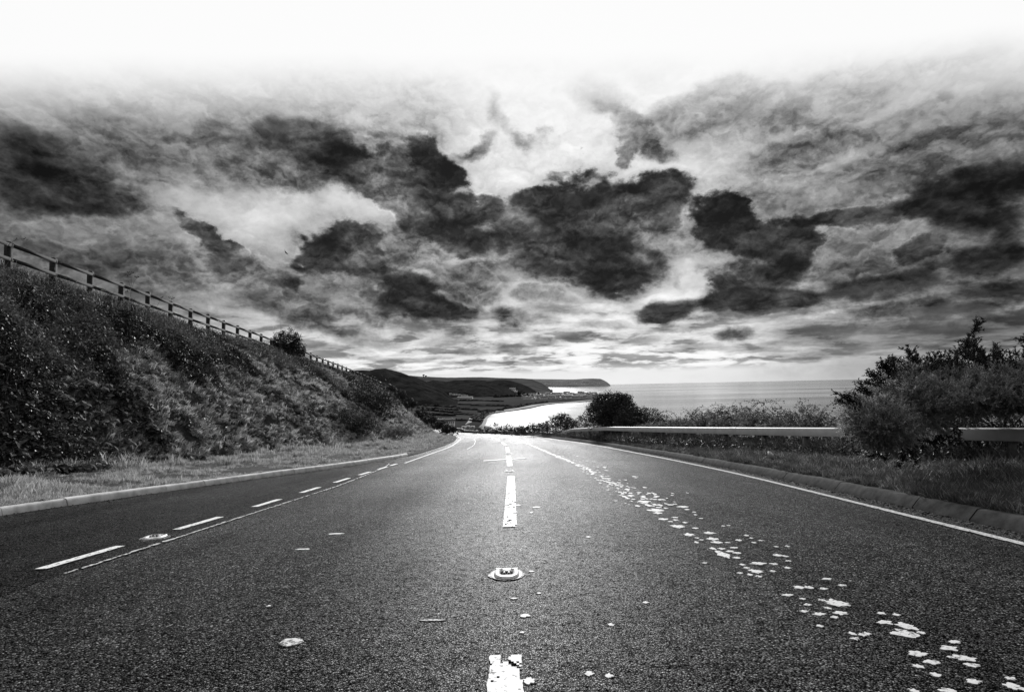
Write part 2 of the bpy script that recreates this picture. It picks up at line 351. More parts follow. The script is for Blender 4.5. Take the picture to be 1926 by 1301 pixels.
def leaf_mat(name, c0, c1, rough=.5, spec=.35, sub=.25):
    m, N, L, B = nt(name)
    gi = N.new('ShaderNodeNewGeometry'); r = N.new('ShaderNodeMapRange'); L.new(gi.outputs['Random Per Island'], r.inputs[0])
    r.inputs[3].default_value = c0; r.inputs[4].default_value = c1
    t = N.new('ShaderNodeTexCoord'); n = N.new('ShaderNodeTexNoise'); n.inputs['Scale'].default_value = 1.3; L.new(t.outputs['Object'], n.inputs['Vector'])
    r2 = N.new('ShaderNodeMapRange'); L.new(n.outputs['Fac'], r2.inputs[0]); r2.inputs[1].default_value = .3; r2.inputs[2].default_value = .7; r2.inputs[3].default_value = .6; r2.inputs[4].default_value = 1.4
    mu = N.new('ShaderNodeMath'); mu.operation = 'MULTIPLY'; L.new(r.outputs[0], mu.inputs[0]); L.new(r2.outputs[0], mu.inputs[1])
    L.new(mu.outputs[0], B.inputs['Base Color']); B.inputs['Roughness'].default_value = rough; setspec(B, spec)
    if sub:
        tr = N.new('ShaderNodeBsdfTranslucent'); L.new(mu.outputs[0], tr.inputs[0])
        mx = N.new('ShaderNodeMixShader'); mx.inputs[0].default_value = sub
        L.new(B.outputs[0], mx.inputs[1]); L.new(tr.outputs[0], mx.inputs[2]); L.new(mx.outputs[0], N['Material Output'].inputs[0])
    return m
def asphalt(name, lo, hi, patch=.4, spec=.50):
    m, N, L, B = nt(name)
    t = N.new('ShaderNodeTexCoord'); vec = t.outputs['Object']
    def noise(sc, det=2, rough=.6):
        n = N.new('ShaderNodeTexNoise'); n.inputs['Scale'].default_value = sc; n.inputs['Detail'].default_value = det; n.inputs['Roughness'].default_value = rough
        L.new(vec, n.inputs['Vector']); return n.outputs['Fac']
    def mr(v, a, b, c, d):
        r = N.new('ShaderNodeMapRange'); L.new(v, r.inputs[0])
        for i, q in enumerate((a, b, c, d)): r.inputs[i + 1].default_value = q
        return r.outputs[0]
    def mul(a, b, op='MULTIPLY'):
        q = N.new('ShaderNodeMath'); q.operation = op
        for i, v in enumerate((a, b)):
            if isinstance(v, float): q.inputs[i].default_value = v
            else: L.new(v, q.inputs[i])
        return q.outputs[0]
    v1 = N.new('ShaderNodeTexVoronoi'); v1.inputs['Scale'].default_value = 105; L.new(vec, v1.inputs['Vector'])
    sepc = N.new('ShaderNodeSeparateColor'); L.new(v1.outputs['Color'], sepc.inputs[0])
    stone = sepc.outputs[0]
    st = mr(stone, .3, 1, 0, 1); st = mul(mul(st, st), mul(st, mr(st, 0, 1, .1, 1)))         # few pale chippings among dark ones
    gap = mr(v1.outputs['Distance'], .25, .62, 1, 0)
    c = mul(mr(st, 0, 1, lo, hi), mr(gap, 0, 1, .18, 1.0))
    c = mul(c, mr(noise(46, 2), .32, .68, .12, 1.9))
    c = mul(c, mr(noise(11, 4), .3, .7, .5, 1.5))
    c = mul(c, mr(noise(.55, 4), .3, .7, 1 - patch, 1 + patch))
    mp = N.new('ShaderNodeMapping'); mp.inputs['Scale'].default_value = (1.1, .03, 1); L.new(vec, mp.inputs[0])
    nn = N.new('ShaderNodeTexNoise'); nn.inputs['Scale'].default_value = 1; nn.inputs['Detail'].default_value = 3; L.new(mp.outputs[0], nn.inputs['Vector'])
    trk = mr(nn.outputs['Fac'], .3, .7, .6, 1.4); c = mul(c, trk)                  # wheel tracks along the road
    L.new(c, B.inputs['Base Color'])
    L.new(mr(stone, 0, 1, .42, .66), B.inputs['Roughness'])
    grain = mul(mul(mr(gap, 0, 1, .05, 1.0), mr(noise(58, 2), .34, .66, 0, 1.5)), mr(noise(13, 4), .32, .68, .35, 1.3))
    L.new(mul(mul(mul(grain, mr(noise(.35, 4), .3, .7, .7, 1.3)), mr(stone, .2, 1, .15, 1.0)), mul(trk, spec)), B.inputs['Specular IOR Level'])
    b = N.new('ShaderNodeBump'); b.inputs['Strength'].default_value = .9; b.inputs['Distance'].default_value = .006
    h = mul(gap, mul(stone, .6, 'ADD'))
    L.new(h, b.inputs['Height']); L.new(b.outputs[0], B.inputs['Normal'])
    return m
def paint_mat(name, col, wear):
    m, N, L, B = nt(name)
    t = N.new('ShaderNodeTexCoord'); n = N.new('ShaderNodeTexNoise'); n.inputs['Scale'].default_value = 38; n.inputs['Detail'].default_value = 5; n.inputs['Roughness'].default_value = .7
    L.new(t.outputs['Object'], n.inputs['Vector'])
    r = N.new('ShaderNodeMapRange'); r.inputs[1].default_value = wear - .03; r.inputs[2].default_value = wear + .03; r.inputs[3].default_value = .04; r.inputs[4].default_value = col
    L.new(n.outputs['Fac'], r.inputs[0]); L.new(r.outputs[0], B.inputs['Base Color']); B.inputs['Roughness'].default_value = .7; setspec(B, .3)
    b = N.new('ShaderNodeBump'); b.inputs['Strength'].default_value = .5; b.inputs['Distance'].default_value = .003; L.new(n.outputs['Fac'], b.inputs['Height']); L.new(b.outputs[0], B.inputs['Normal'])
    return m
M = {}
M['asphalt'] = asphalt('asphalt', .0006, .36)
M['asphalt2'] = asphalt('layby_asphalt', .001, .20, spec=.3)
M['paint'] = paint_mat('white_road_paint', .74, .40)
M['paint_worn'] = paint_mat('worn_road_paint', .60, .47)
M['bedding'] = paint_mat('stained_bedding', .5, .50)
M['patch'] = paint_mat('old_thermoplastic', .60, .42)
M['paint_grey'] = paint_mat('greyed_road_paint', .48, .44)
M['kerb_l'] = noise_mat('pale_concrete', .38, .62, 5, 8, .8, .4, 60, .004, .3, contrast=(.35, .6))
M['kerb_r'] = noise_mat('weathered_concrete', .02, .085, 6, 9, .95, .5, 70, .005, .08)
M['iron'] = noise_mat('painted_iron', .25, .8, 30, 4, .5, .3, 90, .002, .5)
M['rubber'] = noise_mat('black_rubber', .008, .02, 30, 4, .6, .2, 90, .002, .4)
M['soil'] = noise_mat('soil', .008, .045, 2.5, 9, .95, .8, 14, .06, .1)
M['soil_grass'] = noise_mat('grassy_soil', .015, .06, 3.5, 9, .95, .8, 25, .04, .1)
M['land'] = noise_mat('field_turf', .035, .085, .006, 6, 1.0, .3, .15, 1.0, .0, stretch=(1, 1.0, 1))
M['wood_hill'] = noise_mat('wooded_hillside', .010, .042, .02, 9, 1.0, 1.0, .045, 9.0, .0)
M['moor'] = noise_mat('pasture_hillside', .035, .11, .004, 8, 1.0, .5, .02, 5.0, .0)
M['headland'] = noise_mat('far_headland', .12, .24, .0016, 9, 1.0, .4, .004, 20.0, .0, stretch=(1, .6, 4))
M['sand'] = noise_mat('beach_shingle', .10, .2, .05, 6, .9, .2, .3, .3, .1)
M['bark'] = noise_mat('bark', .03, .09, 20, 6, .9, .5, 50, .006, .2)
M['timber'] = noise_mat('weathered_timber', .012, .045, 7, 8, .85, .5, 40, .006, .25, stretch=(1, 1, 6))
M['steel'] = noise_mat('galvanised_steel', .42, .58, 3, 7, .5, .12, 40, .002, .5)
M['post_wood'] = noise_mat('grey_post', .06, .2, 9, 6, .85, .5, 40, .004, .25, stretch=(1, 1, .3))
M['clod'] = noise_mat('earth_clod', .08, .40, 2.0, 6, .95, .6, 9, .1, .1)
M['stone'] = noise_mat('pale_rock', .22, .42, 7, 7, .85, .6, 25, .015, .2)
M['wall_white'] = noise_mat('white_render', .6, .8, .4, 3, .8, 0)
M['roof'] = noise_mat('slate_roof', .05, .12, .8, 3, .7, 0)
M['glass_dark'] = noise_mat('window_glass', .02, .03, 1, 1, .15, 0)
M['grass'] = leaf_mat('grass_blade', .14, .45, .55, .3, .3)
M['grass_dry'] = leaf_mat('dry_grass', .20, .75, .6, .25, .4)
M['grass_dark'] = leaf_mat('dark_green_grass', .05, .14, .55, .3, .3)  # darker green tufts of the right verge
M['bramble'] = leaf_mat('bramble_leaf', .04, .28, .6, .2, .35)
M['ivy'] = leaf_mat('ivy_leaf', .012, .06, .6, .2, .15)
M['dark_leaf'] = leaf_mat('dark_bush_leaf', .015, .06, .5, .3, .12)
M['gorse'] = leaf_mat('gorse_spine', .18, .50, .5, .3, .45)  # fronds' missing sunlight put into a lighter colour
M['gorse_dark'] = leaf_mat('gorse_leader', .02, .05, .5, .3, .15)  # same plant, coloured far darker so the top shoots look unlit
M['dead'] = leaf_mat('dead_stem', .18, .4, .8, .2, 0)
M['petal'] = leaf_mat('petal', .6, .8, .6, .2, .2)
M['feather'] = noise_mat('dark_feather', .01, .03, 30, 3, .7, 0)
def sea_mat():
    m, N, L, B = nt('sea_water')
    t = N.new('ShaderNodeTexCoord')
    def noise(stretch, sc, det, rough=.6):
        mp = N.new('ShaderNodeMapping'); mp.inputs['Scale'].default_value = stretch; mp.inputs['Rotation'].default_value = (0, 0, .35); L.new(t.outputs['Object'], mp.inputs[0])
        n = N.new('ShaderNodeTexNoise'); n.inputs['Scale'].default_value = sc; n.inputs['Detail'].default_value = det; n.inputs['Roughness'].default_value = rough; L.new(mp.outputs[0], n.inputs['Vector']); return n.outputs['Fac']
    a = noise((1, 2.2, 1), .05, 8, .65)
    foam = noise((1, 3.5, 1), .012, 9, .7)
    r = N.new('ShaderNodeMapRange'); r.inputs[1].default_value = .56; r.inputs[2].default_value = .72; r.inputs[3].default_value = .05; r.inputs[4].default_value = .5; L.new(foam, r.inputs[0])
    sx = N.new('ShaderNodeSeparateXYZ'); L.new(t.outputs['Object'], sx.inputs[0])
    bay = N.new('ShaderNodeMapRange'); bay.interpolation_type = 'SMOOTHSTEP'; L.new(sx.outputs[0], bay.inputs[0])      # milky bay, its colour raised for the missing sun glitter; darker open sea
    for i_, q_ in enumerate((250, 1500, 1, 0)): bay.inputs[i_ + 1].default_value = q_
    ad = N.new('ShaderNodeMath'); ad.operation = 'MULTIPLY_ADD'; L.new(bay.outputs[0], ad.inputs[0]); ad.inputs[1].default_value = .12; L.new(r.outputs[0], ad.inputs[2])
    L.new(ad.outputs[0], B.inputs['Base Color'])
    big = noise((.3, 1.3, 1), .0011, 5)
    rr = N.new('ShaderNodeMapRange'); rr.inputs[1].default_value = .35; rr.inputs[2].default_value = .65; rr.inputs[3].default_value = .05; rr.inputs[4].default_value = .16; L.new(big, rr.inputs[0])
    a2 = N.new('ShaderNodeMath'); a2.operation = 'MULTIPLY_ADD'; L.new(bay.outputs[0], a2.inputs[0]); a2.inputs[1].default_value = .06; L.new(rr.outputs[0], a2.inputs[2])
    L.new(a2.outputs[0], B.inputs['Roughness'])
    B.inputs['IOR'].default_value = 1.33
    b = N.new('ShaderNodeBump'); b.inputs['Strength'].default_value = .08; b.inputs['Distance'].default_value = .8; L.new(a, b.inputs['Height']); L.new(b.outputs[0], B.inputs['Normal'])
    return m
M['sea'] = sea_mat()

# ------------------------------------------------------------------ plan of the road
def smooth_tab(xs, ys, lo=-30, hi=700, w=3.0):
    X = np.arange(lo, hi, .5); Yv = np.interp(X, xs, ys)
    k = int(w / .5); ker = np.hanning(2 * k + 3); ker /= ker.sum(); p = len(ker) // 2
    Yp = np.concatenate([Yv[0] + (Yv[1] - Yv[0]) * np.arange(-p, 0), Yv, Yv[-1] + (Yv[-1] - Yv[-2]) * np.arange(1, p + 1)])
    Ys = np.convolve(Yp, ker, 'valid'); return lambda q: np.interp(q, X, Ys)
cx = smooth_tab([-30, 12, 17.4, 29, 33.4, 41, 49, 56, 63, 73.6, 80, 90, 100, 130, 200, 300, 700],
                [0, -.05, -.13, -.33, -.54, -1.03, -1.63, -2.45, -3.69, -6.4, -8.6, -11.7, -13.8, -17, -25, -35, -60])
edge_r = smooth_tab([-30, 3, 5, 8, 11.6, 17.4, 25, 41.6, 55, 80, 700], [4.25, 4.3, 4.38, 4.52, 4.68, 4.68, 4.5, 3.9, 3.85, 3.8, 3.8])
kerb_r = lambda Y: cx(Y) + edge_r(Y) + .39
kerb_l = smooth_tab([-30, 0, 8, 8.6, 10, 11.8, 13.5, 16, 20.4, 24, 33, 41, 50, 60, 700],
                    [-9.4, -7.9, -7.1, -6.95, -6.6, -6.2, -5.75, -4.95, -4.05, -3.85, -3.95, -4.25, -4.95, -6.4, -64], w=2.0)
_kl = kerb_l
kerb_l = lambda Y: np.where(np.asarray(Y) < 52, _kl(Y), np.minimum(cx(Y) - 3.15, cx(Y) - 3.15))
def zr(Y):
    Y = np.asarray(Y, float)
    return np.where(Y < 300, -SLOPE * Y, -SLOPE * 300 - 38 * (1 - np.exp(-(Y - 300) / 180 * 1.0)) * (Y > 300))
def P3(X, Y, h=0): return np.stack([np.asarray(X, float) + 0 * Y, Y + 0 * np.asarray(X), zr(Y) + h], -1)
foot = smooth_tab([-30, 0, 12, 15.5, 20.8, 30.6, 45, 55, 70, 85, 100, 700], [-12, -11.2, -10.7, -10.2, -9.1, -7.7, -6.9, -7.3, -10.2, -15, -18.6, -70], w=4)
crest = smooth_tab([-30, 0, 17, 38.5, 65, 83, 100, 130, 700], [-13.2, -14.2, -15.15, -16.4, -17.9, -18.6, -21, -27, -90], w=3)
crestz = smooth_tab([-30, 0, 16.9, 38.5, 65, 83, 92, 105, 130, 200, 700], [6.2, 5.5, 4.62, 3.55, 2.05, .75, -.8, -4.5, -8.5, -13.4, -60], w=3)

# ------------------------------------------------------------------ the setting: road
Ys = np.concatenate([np.arange(-14, 30, .5), np.arange(30, 120, 1.0), np.arange(120, 301, 6.0)])
def ribbon(name, xa, xb, mat, Y, h, parent=None, n=2, kind='structure'):
    t = np.linspace(0, 1, n)
    Xa = xa(Y); Xb = xb(Y)
    X = Xa[:, None] * (1 - t) + Xb[:, None] * t
    V = np.stack([X, np.repeat(Y[:, None], n, 1), np.repeat(zr(Y)[:, None], n, 1) + h], -1)
    o = mk(name, V.reshape(-1, 3), grid_faces(len(Y), n), mat, parent, smooth=True)
    if kind: o['kind'] = kind
    return o
road = ribbon('road', lambda Y: kerb_l(Y) - .02, lambda Y: kerb_r(Y) + .02, M['asphalt'], Ys, 0.0, n=6)
# lay-by surface: another, darker asphalt laid 8 mm proud, its rough edge beside the dashes
Yl = np.arange(-4, 19.6, .04)
layx = lambda Y: np.interp(Y, [-4, 4, 11, 16, 19.6], [-3.62, -3.56, -3.36, -3.5, -3.96])
jag = lambda Y: (fbm(Y * 2.2, Y * 0, 4, 5) - .5) * .14
ribbon('layby', lambda Y: kerb_l(Y) - .02, lambda Y: layx(Y) + jag(Y), M['asphalt2'], Yl, .004, n=4)
def line_seg(name, off, Y0, Y1, width, mat, parent=road, h=.010, cell=None, wear=0.0, seed=0, jagg=.006, label=None):
    """a painted line on the road following its curve; ragged edges, worn cells left out"""
    c = cell or max(.012, (Y0 + Y1) / 2 * .002)
    ny = max(2, int((Y1 - Y0) / (c * 1.6)) + 1); nx = max(2, int(width / c) + 1)
    Y = np.linspace(Y0, Y1, ny); t = np.linspace(-.5, .5, nx)
    X = (off(Y) + cx(Y))[:, None] + t[None, :] * width
    j = (fbm(Y * 18, Y * 0 + seed, 3, seed) - .5) * jagg * 2; j2 = (fbm(Y * 18, Y * 0 + seed, 3, seed + 9) - .5) * jagg * 2
    X[:, 0] += j; X[:, -1] += j2
    YY = np.repeat(Y[:, None], nx, 1)
    V = np.stack([X, YY, zr(YY) + h], -1).reshape(-1, 3)
    F = grid_faces(ny, nx)
    if wear:
        cxy = V[F].mean(1); wv = fbm(cxy[:, 0] * 38, cxy[:, 1] * 14, 4, seed + 3)
        mid = 1 - np.abs((cxy[:, 0] - off(cxy[:, 1]) - cx(cxy[:, 1])) / width * 2) * .7
        F = F[wv > .5 - .5 * 0 - (1 - wear) * .26 + (1 - mid) * -.10]
    o = mk(name, V, F, mat, parent)
    if label: o['label'] = label
    return o
zero = lambda Y: np.asarray(Y, float) * 0
# centre line: 6 m marks, 3 m gaps
for k, (a, b, w) in enumerate([(-3.2, 2.82, .62), (6.27, 12.45, .52), (15.4, 20.3, .35), (23.3, 29.0, .2), (31.5, 37, .15), (40, 46, .1), (49, 55, 0), (58, 64, 0), (67, 73, 0), (76, 82, 0)]):
    line_seg('centre_line_mark', zero, a, b, .15, M['paint'], wear=w, seed=k, jagg=.008)
# edge line on the right, edge line far left, dashes beside the lay-by
line_seg('edge_line', edge_r, 1, 110, .095, M['paint_grey'], cell=.03, seed=31, jagg=.010)
eo = smooth_tab([-30, 18, 30, 50, 80, 700], [-3.4, -3.2, -3.0, -2.85, -2.8, -2.8])
line_seg('edge_line', eo, 17.6, 100, .09, M['paint_grey'], cell=.055, seed=33)
for k, (a, b) in enumerate([(3.0, 3.95), (4.76, 5.65), (6.52, 7.40), (8.30, 9.12), (10.0, 10.85), (11.75, 12.7), (13.5, 14.4), (15.2, 16.1), (16.5, 17.3)]):
    line_seg('layby_dash', lambda Y: np.interp(Y, [4.7, 8, 13, 18], [-3.83, -3.68, -3.56, -3.36]), a, b, .10, M['paint'], seed=50 + k, h=.013, wear=.1)
line_seg('worn_line', lambda Y: layx(Y) + .045, 4.6, 17.5, .035, M['paint_worn'], seed=70, h=.012, wear=.75, cell=.012, jagg=.02)
line_seg('skid_arc', lambda Y: np.interp(Y, [27, 33, 40, 48], [-1.9, -1.75, -1.7, -1.75]), 27, 49, .05, M['paint_worn'], seed=72, wear=.3, cell=.03)
# sealed counter slot across the lane, with its dark end plug
def flat_poly(name, pts, mat, h, label=None, parent=road, kind=None):
    c = np.mean(pts, 0); b = MB(); n = len(pts)
    P = [(p[0], p[1], float(zr(p[1])) + h) for p in pts]; Q = [(p[0], p[1], float(zr(p[1]))) for p in pts]
    b.add(P + [(c[0], c[1], float(zr(c[1])) + h + .001)], [[i, (i + 1) % n, n] for i in range(n)])
    b.add(P + Q, [[n + i, n + (i + 1) % n, (i + 1) % n, i] for i in range(n)])
    o = b.build(name, mat, parent)
    if label: o['label'] = label
    return o
flat_poly('sealed_slot', [(-.93, 17.70), (.36, 18.65), (.40, 18.95), (-.95, 18.0)], M['paint'], .014, 'thin white sealed slot crossing the centre line')
flat_poly('slot_plug', [(.38 + .05 * math.cos(a), 18.85 + .12 * math.sin(a)) for a in np.arange(8) * PI / 4], M['rubber'], .02, 'small dark plug at the end of the sealed slot')
# blobs left of an old painted line
blobs = [(1415,765,80,28),(1408,797,80,36),(1315,748,60,18),(1475,793,30,10),(1618,834,46,14),(1597,862,66,22),(1640,900,80,18),(1680,910,70,18),(1698,935,60,20),(1460,886,76,22),(1522,922,68,20),(1460,940,44,14),(1540,978,20,6),(1708,1008,62,20),(1885,1030,80,30),(1870,995,28,6),(1590,1047,60,12),(1445,1049,20,6),(1105,662,84,30),(1145,670,40,12),(1120,706,60,16),(1030,711,60,10),(962,699,34,8),(978,670,32,8),(1065,685,18,6),(1040,650,22,5),(1095,725,20,6),(945,595,50,16),(982,594,34,12),(1060,557,40,8),(1127,585,36,8),(1048,600,32,8),(890,628,48,10),(957,645,12,4),(762,490,70,12),(750,523,52,18),(828,491,34,8),(825,523,28,8),(765,546,30,8),(725,538,22,8),(710,508,22,8),(690,494,24,8),(680,531,20,6),(890,508,26,8),(893,478,20,6),(848,453,40,10),(882,457,26,6),(840,415,14,4),(890,413,20,5),(610,452,50,34),(655,420,34,8),(600,424,36,8),(563,424,32,9),(636,436,30,8),(668,443,34,8),(665,464,26,8),(578,396,40,10),(562,381,50,12),(548,355,46,10),(627,397,20,6),(675,387,26,8),(742,397,18,6),(708,366,20,6),(773,388,24,5),(730,377,14,4),(607,324,14,4),(630,322,16,4),(490,396,16,8),(512,386,12,6),(492,377,18,5),(458,362,44,12),(485,334,26,6),(408,326,56,14),(440,309,22,6),(345,295,44,10),(397,298,26,6),(375,305,20,5),(395,287,24,5),(310,255,60,12),(320,267,40,8),(292,237,28,6),(325,243,24,6),(430,240,50,8),(447,252,20,5),(255,224,26,5),(295,206,24,4),(330,208,16,4),(355,246,20,4),(480,263,14,4),(485,275,14,4),(510,291,16,4),(1185,819,30,7),(1175,797,8,5),(1218,802,12,5),(1238,797,14,5),(1300,708,20,4),(1368,714,20,6),(1033,765,20,4),(525,487,14,4),(1358,798,10,4),(268,660,22,5),(118,758,26,6),(20,973,34,14),(108,982,20,5)]
def blob_poly(X, Y, rx, ry, n=22, irr=.75):
    ph = RN.rand() * 9; th = np.arange(n) / n * 2 * PI
    r = 1 + irr * (fbm(np.cos(th) * 2.4 + ph, np.sin(th) * 2.4 + ph, 4, 8) - .5) * 2.4
    return [(X + rx * q * math.cos(a), Y + ry * q * math.sin(a)) for a, q in zip(th, r)]
for (u, v, w, h) in blobs:
    x, y = u / 2.332 + 1100, v / 2.332 + 850; w /= 2.332; h = max(h / 2.332, 1.6)
    p = on_road(x, y); a = on_road(x - w / 2, y); b = on_road(x + w / 2, y); t_ = on_road(x, y - h / 2); c_ = on_road(x, y + h / 2)
    flat_poly('paint_patch', blob_poly(p[0], p[1], max(.018, (b[0] - a[0]) / 2), max(.02, (t_[1] - c_[1]) / 2)), M['patch'], .004)
line_seg('old_line', lambda Y: np.interp(Y, [3, 7.7, 14.3, 20.8, 30, 38, 50, 60], [1.93, 1.8, 1.77, 1.42, .95, .49, -.35, -.35]) - cx(Y), 19, 56, .10, M['paint_worn'], seed=91, h=.0052, wear=.6, cell=.02, jagg=.05)
b = MB()
resX = lambda Y: np.interp(Y, [3, 7.7, 14.3, 20.8, 30, 38, 50], [1.93, 1.8, 1.77, 1.42, .95, .49, -.35])
for i in range(800):
    Y = 7.6 + 40 * rnd.random() ** 1.25; spread = .05 + .16 * max(0, 1 - (Y - 7) / 9)
    X = float(resX(Y)) + rnd.gauss(0, spread) * .8 + (rnd.random() < .16) * rnd.uniform(.1, .75) * (Y < 24); s = rnd.uniform(.010, .030) * (1 + .03 * Y)
    pl = blob_poly(X, Y, s, s * rnd.uniform(1.2, 3.2), 7)
    V = [(p[0], p[1], float(zr(p[1])) + .006 + .0004 * (i % 9)) for p in pl]; b.add(V + [(X, Y, float(zr(Y)) + .007 + .0004 * (i % 9))], [[k, (k + 1) % 7, 7] for k in range(7)])
tag(b.build('paint_crumbs', M['patch'], road), kind='stuff')
# scuffs, chips and streaks of white on the asphalt
for (x, y, w, h, a) in [(548, 1208, 42, 15, 0), (815, 1167, 44, 3, -8), (988, 1158, 20, 6, 5), (966, 1126, 12, 3, 0), (1014, 1116, 8, 2.5, 0), (982, 1190, 8, 2.5, 0), (570, 1033, 28, 2, 0), (630, 1004, 26, 2, -5), (1000, 1075, 10, 2, 0), (1107, 1010, 10, 2, 0), (1008, 954, 14, 2.2, 0), (975, 950, 9, 2, 0), (995, 1281, 22, 12, 0), (1000, 964, 6, 2.2, 0), (955, 957, 4, 1, 0), (505, 1140, 8, 1.5, 0)]:
    p = on_road(x, y); q = on_road(x + w / 2, y); t_ = on_road(x, y - h / 2)
    flat_poly('scuff', blob_poly(p[0], p[1], abs(q[0] - p[0]), max(.012, t_[1] - p[1]), 16, .6), M['paint_worn'] if w > 40 else M['paint'], .0055)

# kerbs: stone by stone
def kerb(name, fx, Y0, Y1, side, mat, hgt, wid, batter, label):
    k = bpy.data.objects.new(name, None); COL.objects.link(k); k['kind'] = 'structure'; k['label'] = label
    Y = Y0; i = 0
    while Y < Y1:
        L = .915 if Y < 60 else 3.0
        ya, yb = Y + .004, Y + L - .006
        dz = rnd.uniform(-.004, .004); dx = rnd.uniform(-.005, .005)
        rows = np.linspace(ya, yb, 4)
        prof = [(-.0, -.08), (0.0, .02), (batter, hgt - .03), (batter + .02, hgt - .008), (batter + .045, hgt), (wid, hgt), (wid, -.08)]
        V = []
        for yy in rows:
            xx = float(fx(yy)) + dx
            for (px_, pz_) in prof: V.append((xx + side * px_, yy, float(zr(yy)) + pz_ + dz))
        n = len(prof); F = []
        for a in range(3):
            for c in range(n - 1):
                q = [a * n + c, a * n + c + 1, (a + 1) * n + c + 1, (a + 1) * n + c]
                F.append(q if side < 0 else q[::-1])
        bb = MB(); bb.add(V, F)
        for a, rev in ((0, side > 0), (3, side < 0)):
            cc = np.mean(V[a * n:(a + 1) * n], 0); ring = V[a * n:(a + 1) * n] + [tuple(cc)]
            f = [[c, (c + 1) % n, n] for c in range(n)]; bb.add(ring, [x[::-1] for x in f] if rev else f)
        bb.build('kerbstone', mat, k); Y += L; i += 1
    return k
kerb('left_kerb', kerb_l, -3.0, 21.5, -1, M['kerb_l'], .12, .15, .02, 'pale concrete kerb of the lay-by')
kerb('left_kerb_far', kerb_l, 21.52, 95, -1, M['kerb_r'], .08, .14, .03, 'low dark kerb along the bend')
kerb('right_kerb', kerb_r, 0.6, 80, 1, M['kerb_r'], .13, .23, .07, 'weathered concrete kerb under the right verge')

# verges
Yv = np.concatenate([np.arange(-14, 40, .3), np.arange(40, 130, .8)])
def sheet(name, Y, xa, za, xb, zb, n, mat, nz=.05, ns=2.0, seed=0, power=1.0, edge0=True):
    t = np.linspace(0, 1, n); Xa, Xb = xa(Y), xb(Y); Za, Zb = za(Y), zb(Y)
    X = Xa[:, None] + (Xb - Xa)[:, None] * t; YY = np.repeat(Y[:, None], n, 1)
    Z = Za[:, None] + (Zb - Za)[:, None] * t ** power
    e = np.sin(np.clip(t, 0, 1) * PI) ** .5 if edge0 else np.ones(n)
    Z = Z + (fbm(X * ns, YY * ns, 5, seed) - .5) * nz * 2 * e
    o = mk(name, np.stack([X, YY, Z], -1).reshape(-1, 3), grid_faces(len(Y), n), mat, smooth=True); o['kind'] = 'structure'
    return o, X, YY, Z
vl, *_ = sheet('left_verge', Yv, lambda Y: kerb_l(Y) - .14, lambda Y: zr(Y) + np.where(Y < 21.5, .10, .06), lambda Y: np.minimum(foot(Y), kerb_l(Y) - .3), lambda Y: zr(Y) + .28, 14, M['soil_grass'], .05, 1.5, 3)
footx = lambda Y: np.minimum(foot(Y), kerb_l(Y) - .3)
def bank_pt(u, Y):
    f, c = footx(Y), crest(Y); zf = zr(Y) + .28; zc = np.maximum(crestz(Y), zf)
    pr = u + .10 * np.sin(u * PI) - .03 * np.sin(2 * PI * u)
    X = f + (c - f) * u; Z = zf + (zc - zf) * pr
    e = np.sin(np.clip(u, 0, 1) * PI) ** .6
    Z = Z + e * ((fbm(X * .5 + 3, Y * .45, 4, 21) - .5) * .9 + (fbm(X * 1.5, Y * 1.9, 4, 22) - .5) * .55)
    return X, Y, Z
u = np.linspace(0, 1, 56)
UU, YY = np.meshgrid(u, np.concatenate([np.arange(-14, 60, .35), np.arange(60, 131, .8)]))
BX, BY, BZ = bank_pt(UU, YY)
bank = mk('embankment', np.stack([BX, BY, BZ], -1).reshape(-1, 3), grid_faces(*BX.shape), M['soil'], smooth=True); bank['kind'] = 'structure'
# the field above the bank, falling away from the fence
o, *_ = sheet('bank_top_field', np.arange(-14, 131, 1.0), lambda Y: crest(Y), lambda Y: np.maximum(crestz(Y), zr(Y) + .28), lambda Y: crest(Y) - 60, lambda Y: np.maximum(crestz(Y) - 5, zr(Y) - .5), 20, M['soil_grass'], .1, .5, 5)
# right verge, then the hillside down to the sea
railX = smooth_tab([-30, 2, 5, 8.6, 10, 15, 19, 25, 33, 40, 46, 700], [10.6, 8.6, 8.15, 7.55, 7.25, 6.45, 5.95, 5.35, 4.55, 3.95, 3.5, 3.0], w=2.5)
brow = lambda Y: np.where(Y < 46, railX(Y) + 1.6 + .0 * Y, cx(Y) + 6.6 - .0 * Y)
browx = smooth_tab([-30, 0, 10, 20, 30, 40, 46, 55, 65, 75, 90, 700], [11.5, 11.0, 8.9, 7.7, 6.9, 5.7, 5.2, 4.1, 2.6, .3, -5.2, -5.2 + 0], w=4)
browx2 = lambda Y: np.where(np.asarray(Y) < 88, browx(Y), cx(Y) + 5.9)
vr, *_ = sheet('right_verge', Yv, lambda Y: kerb_r(Y) + .225, lambda Y: zr(Y) + .105, browx2, lambda Y: zr(Y) + np.where(Y < 44, .32, .32 - np.clip((Y - 44) * .06, 0, .62)), 14, M['soil_grass'], .06, 1.6, 9)

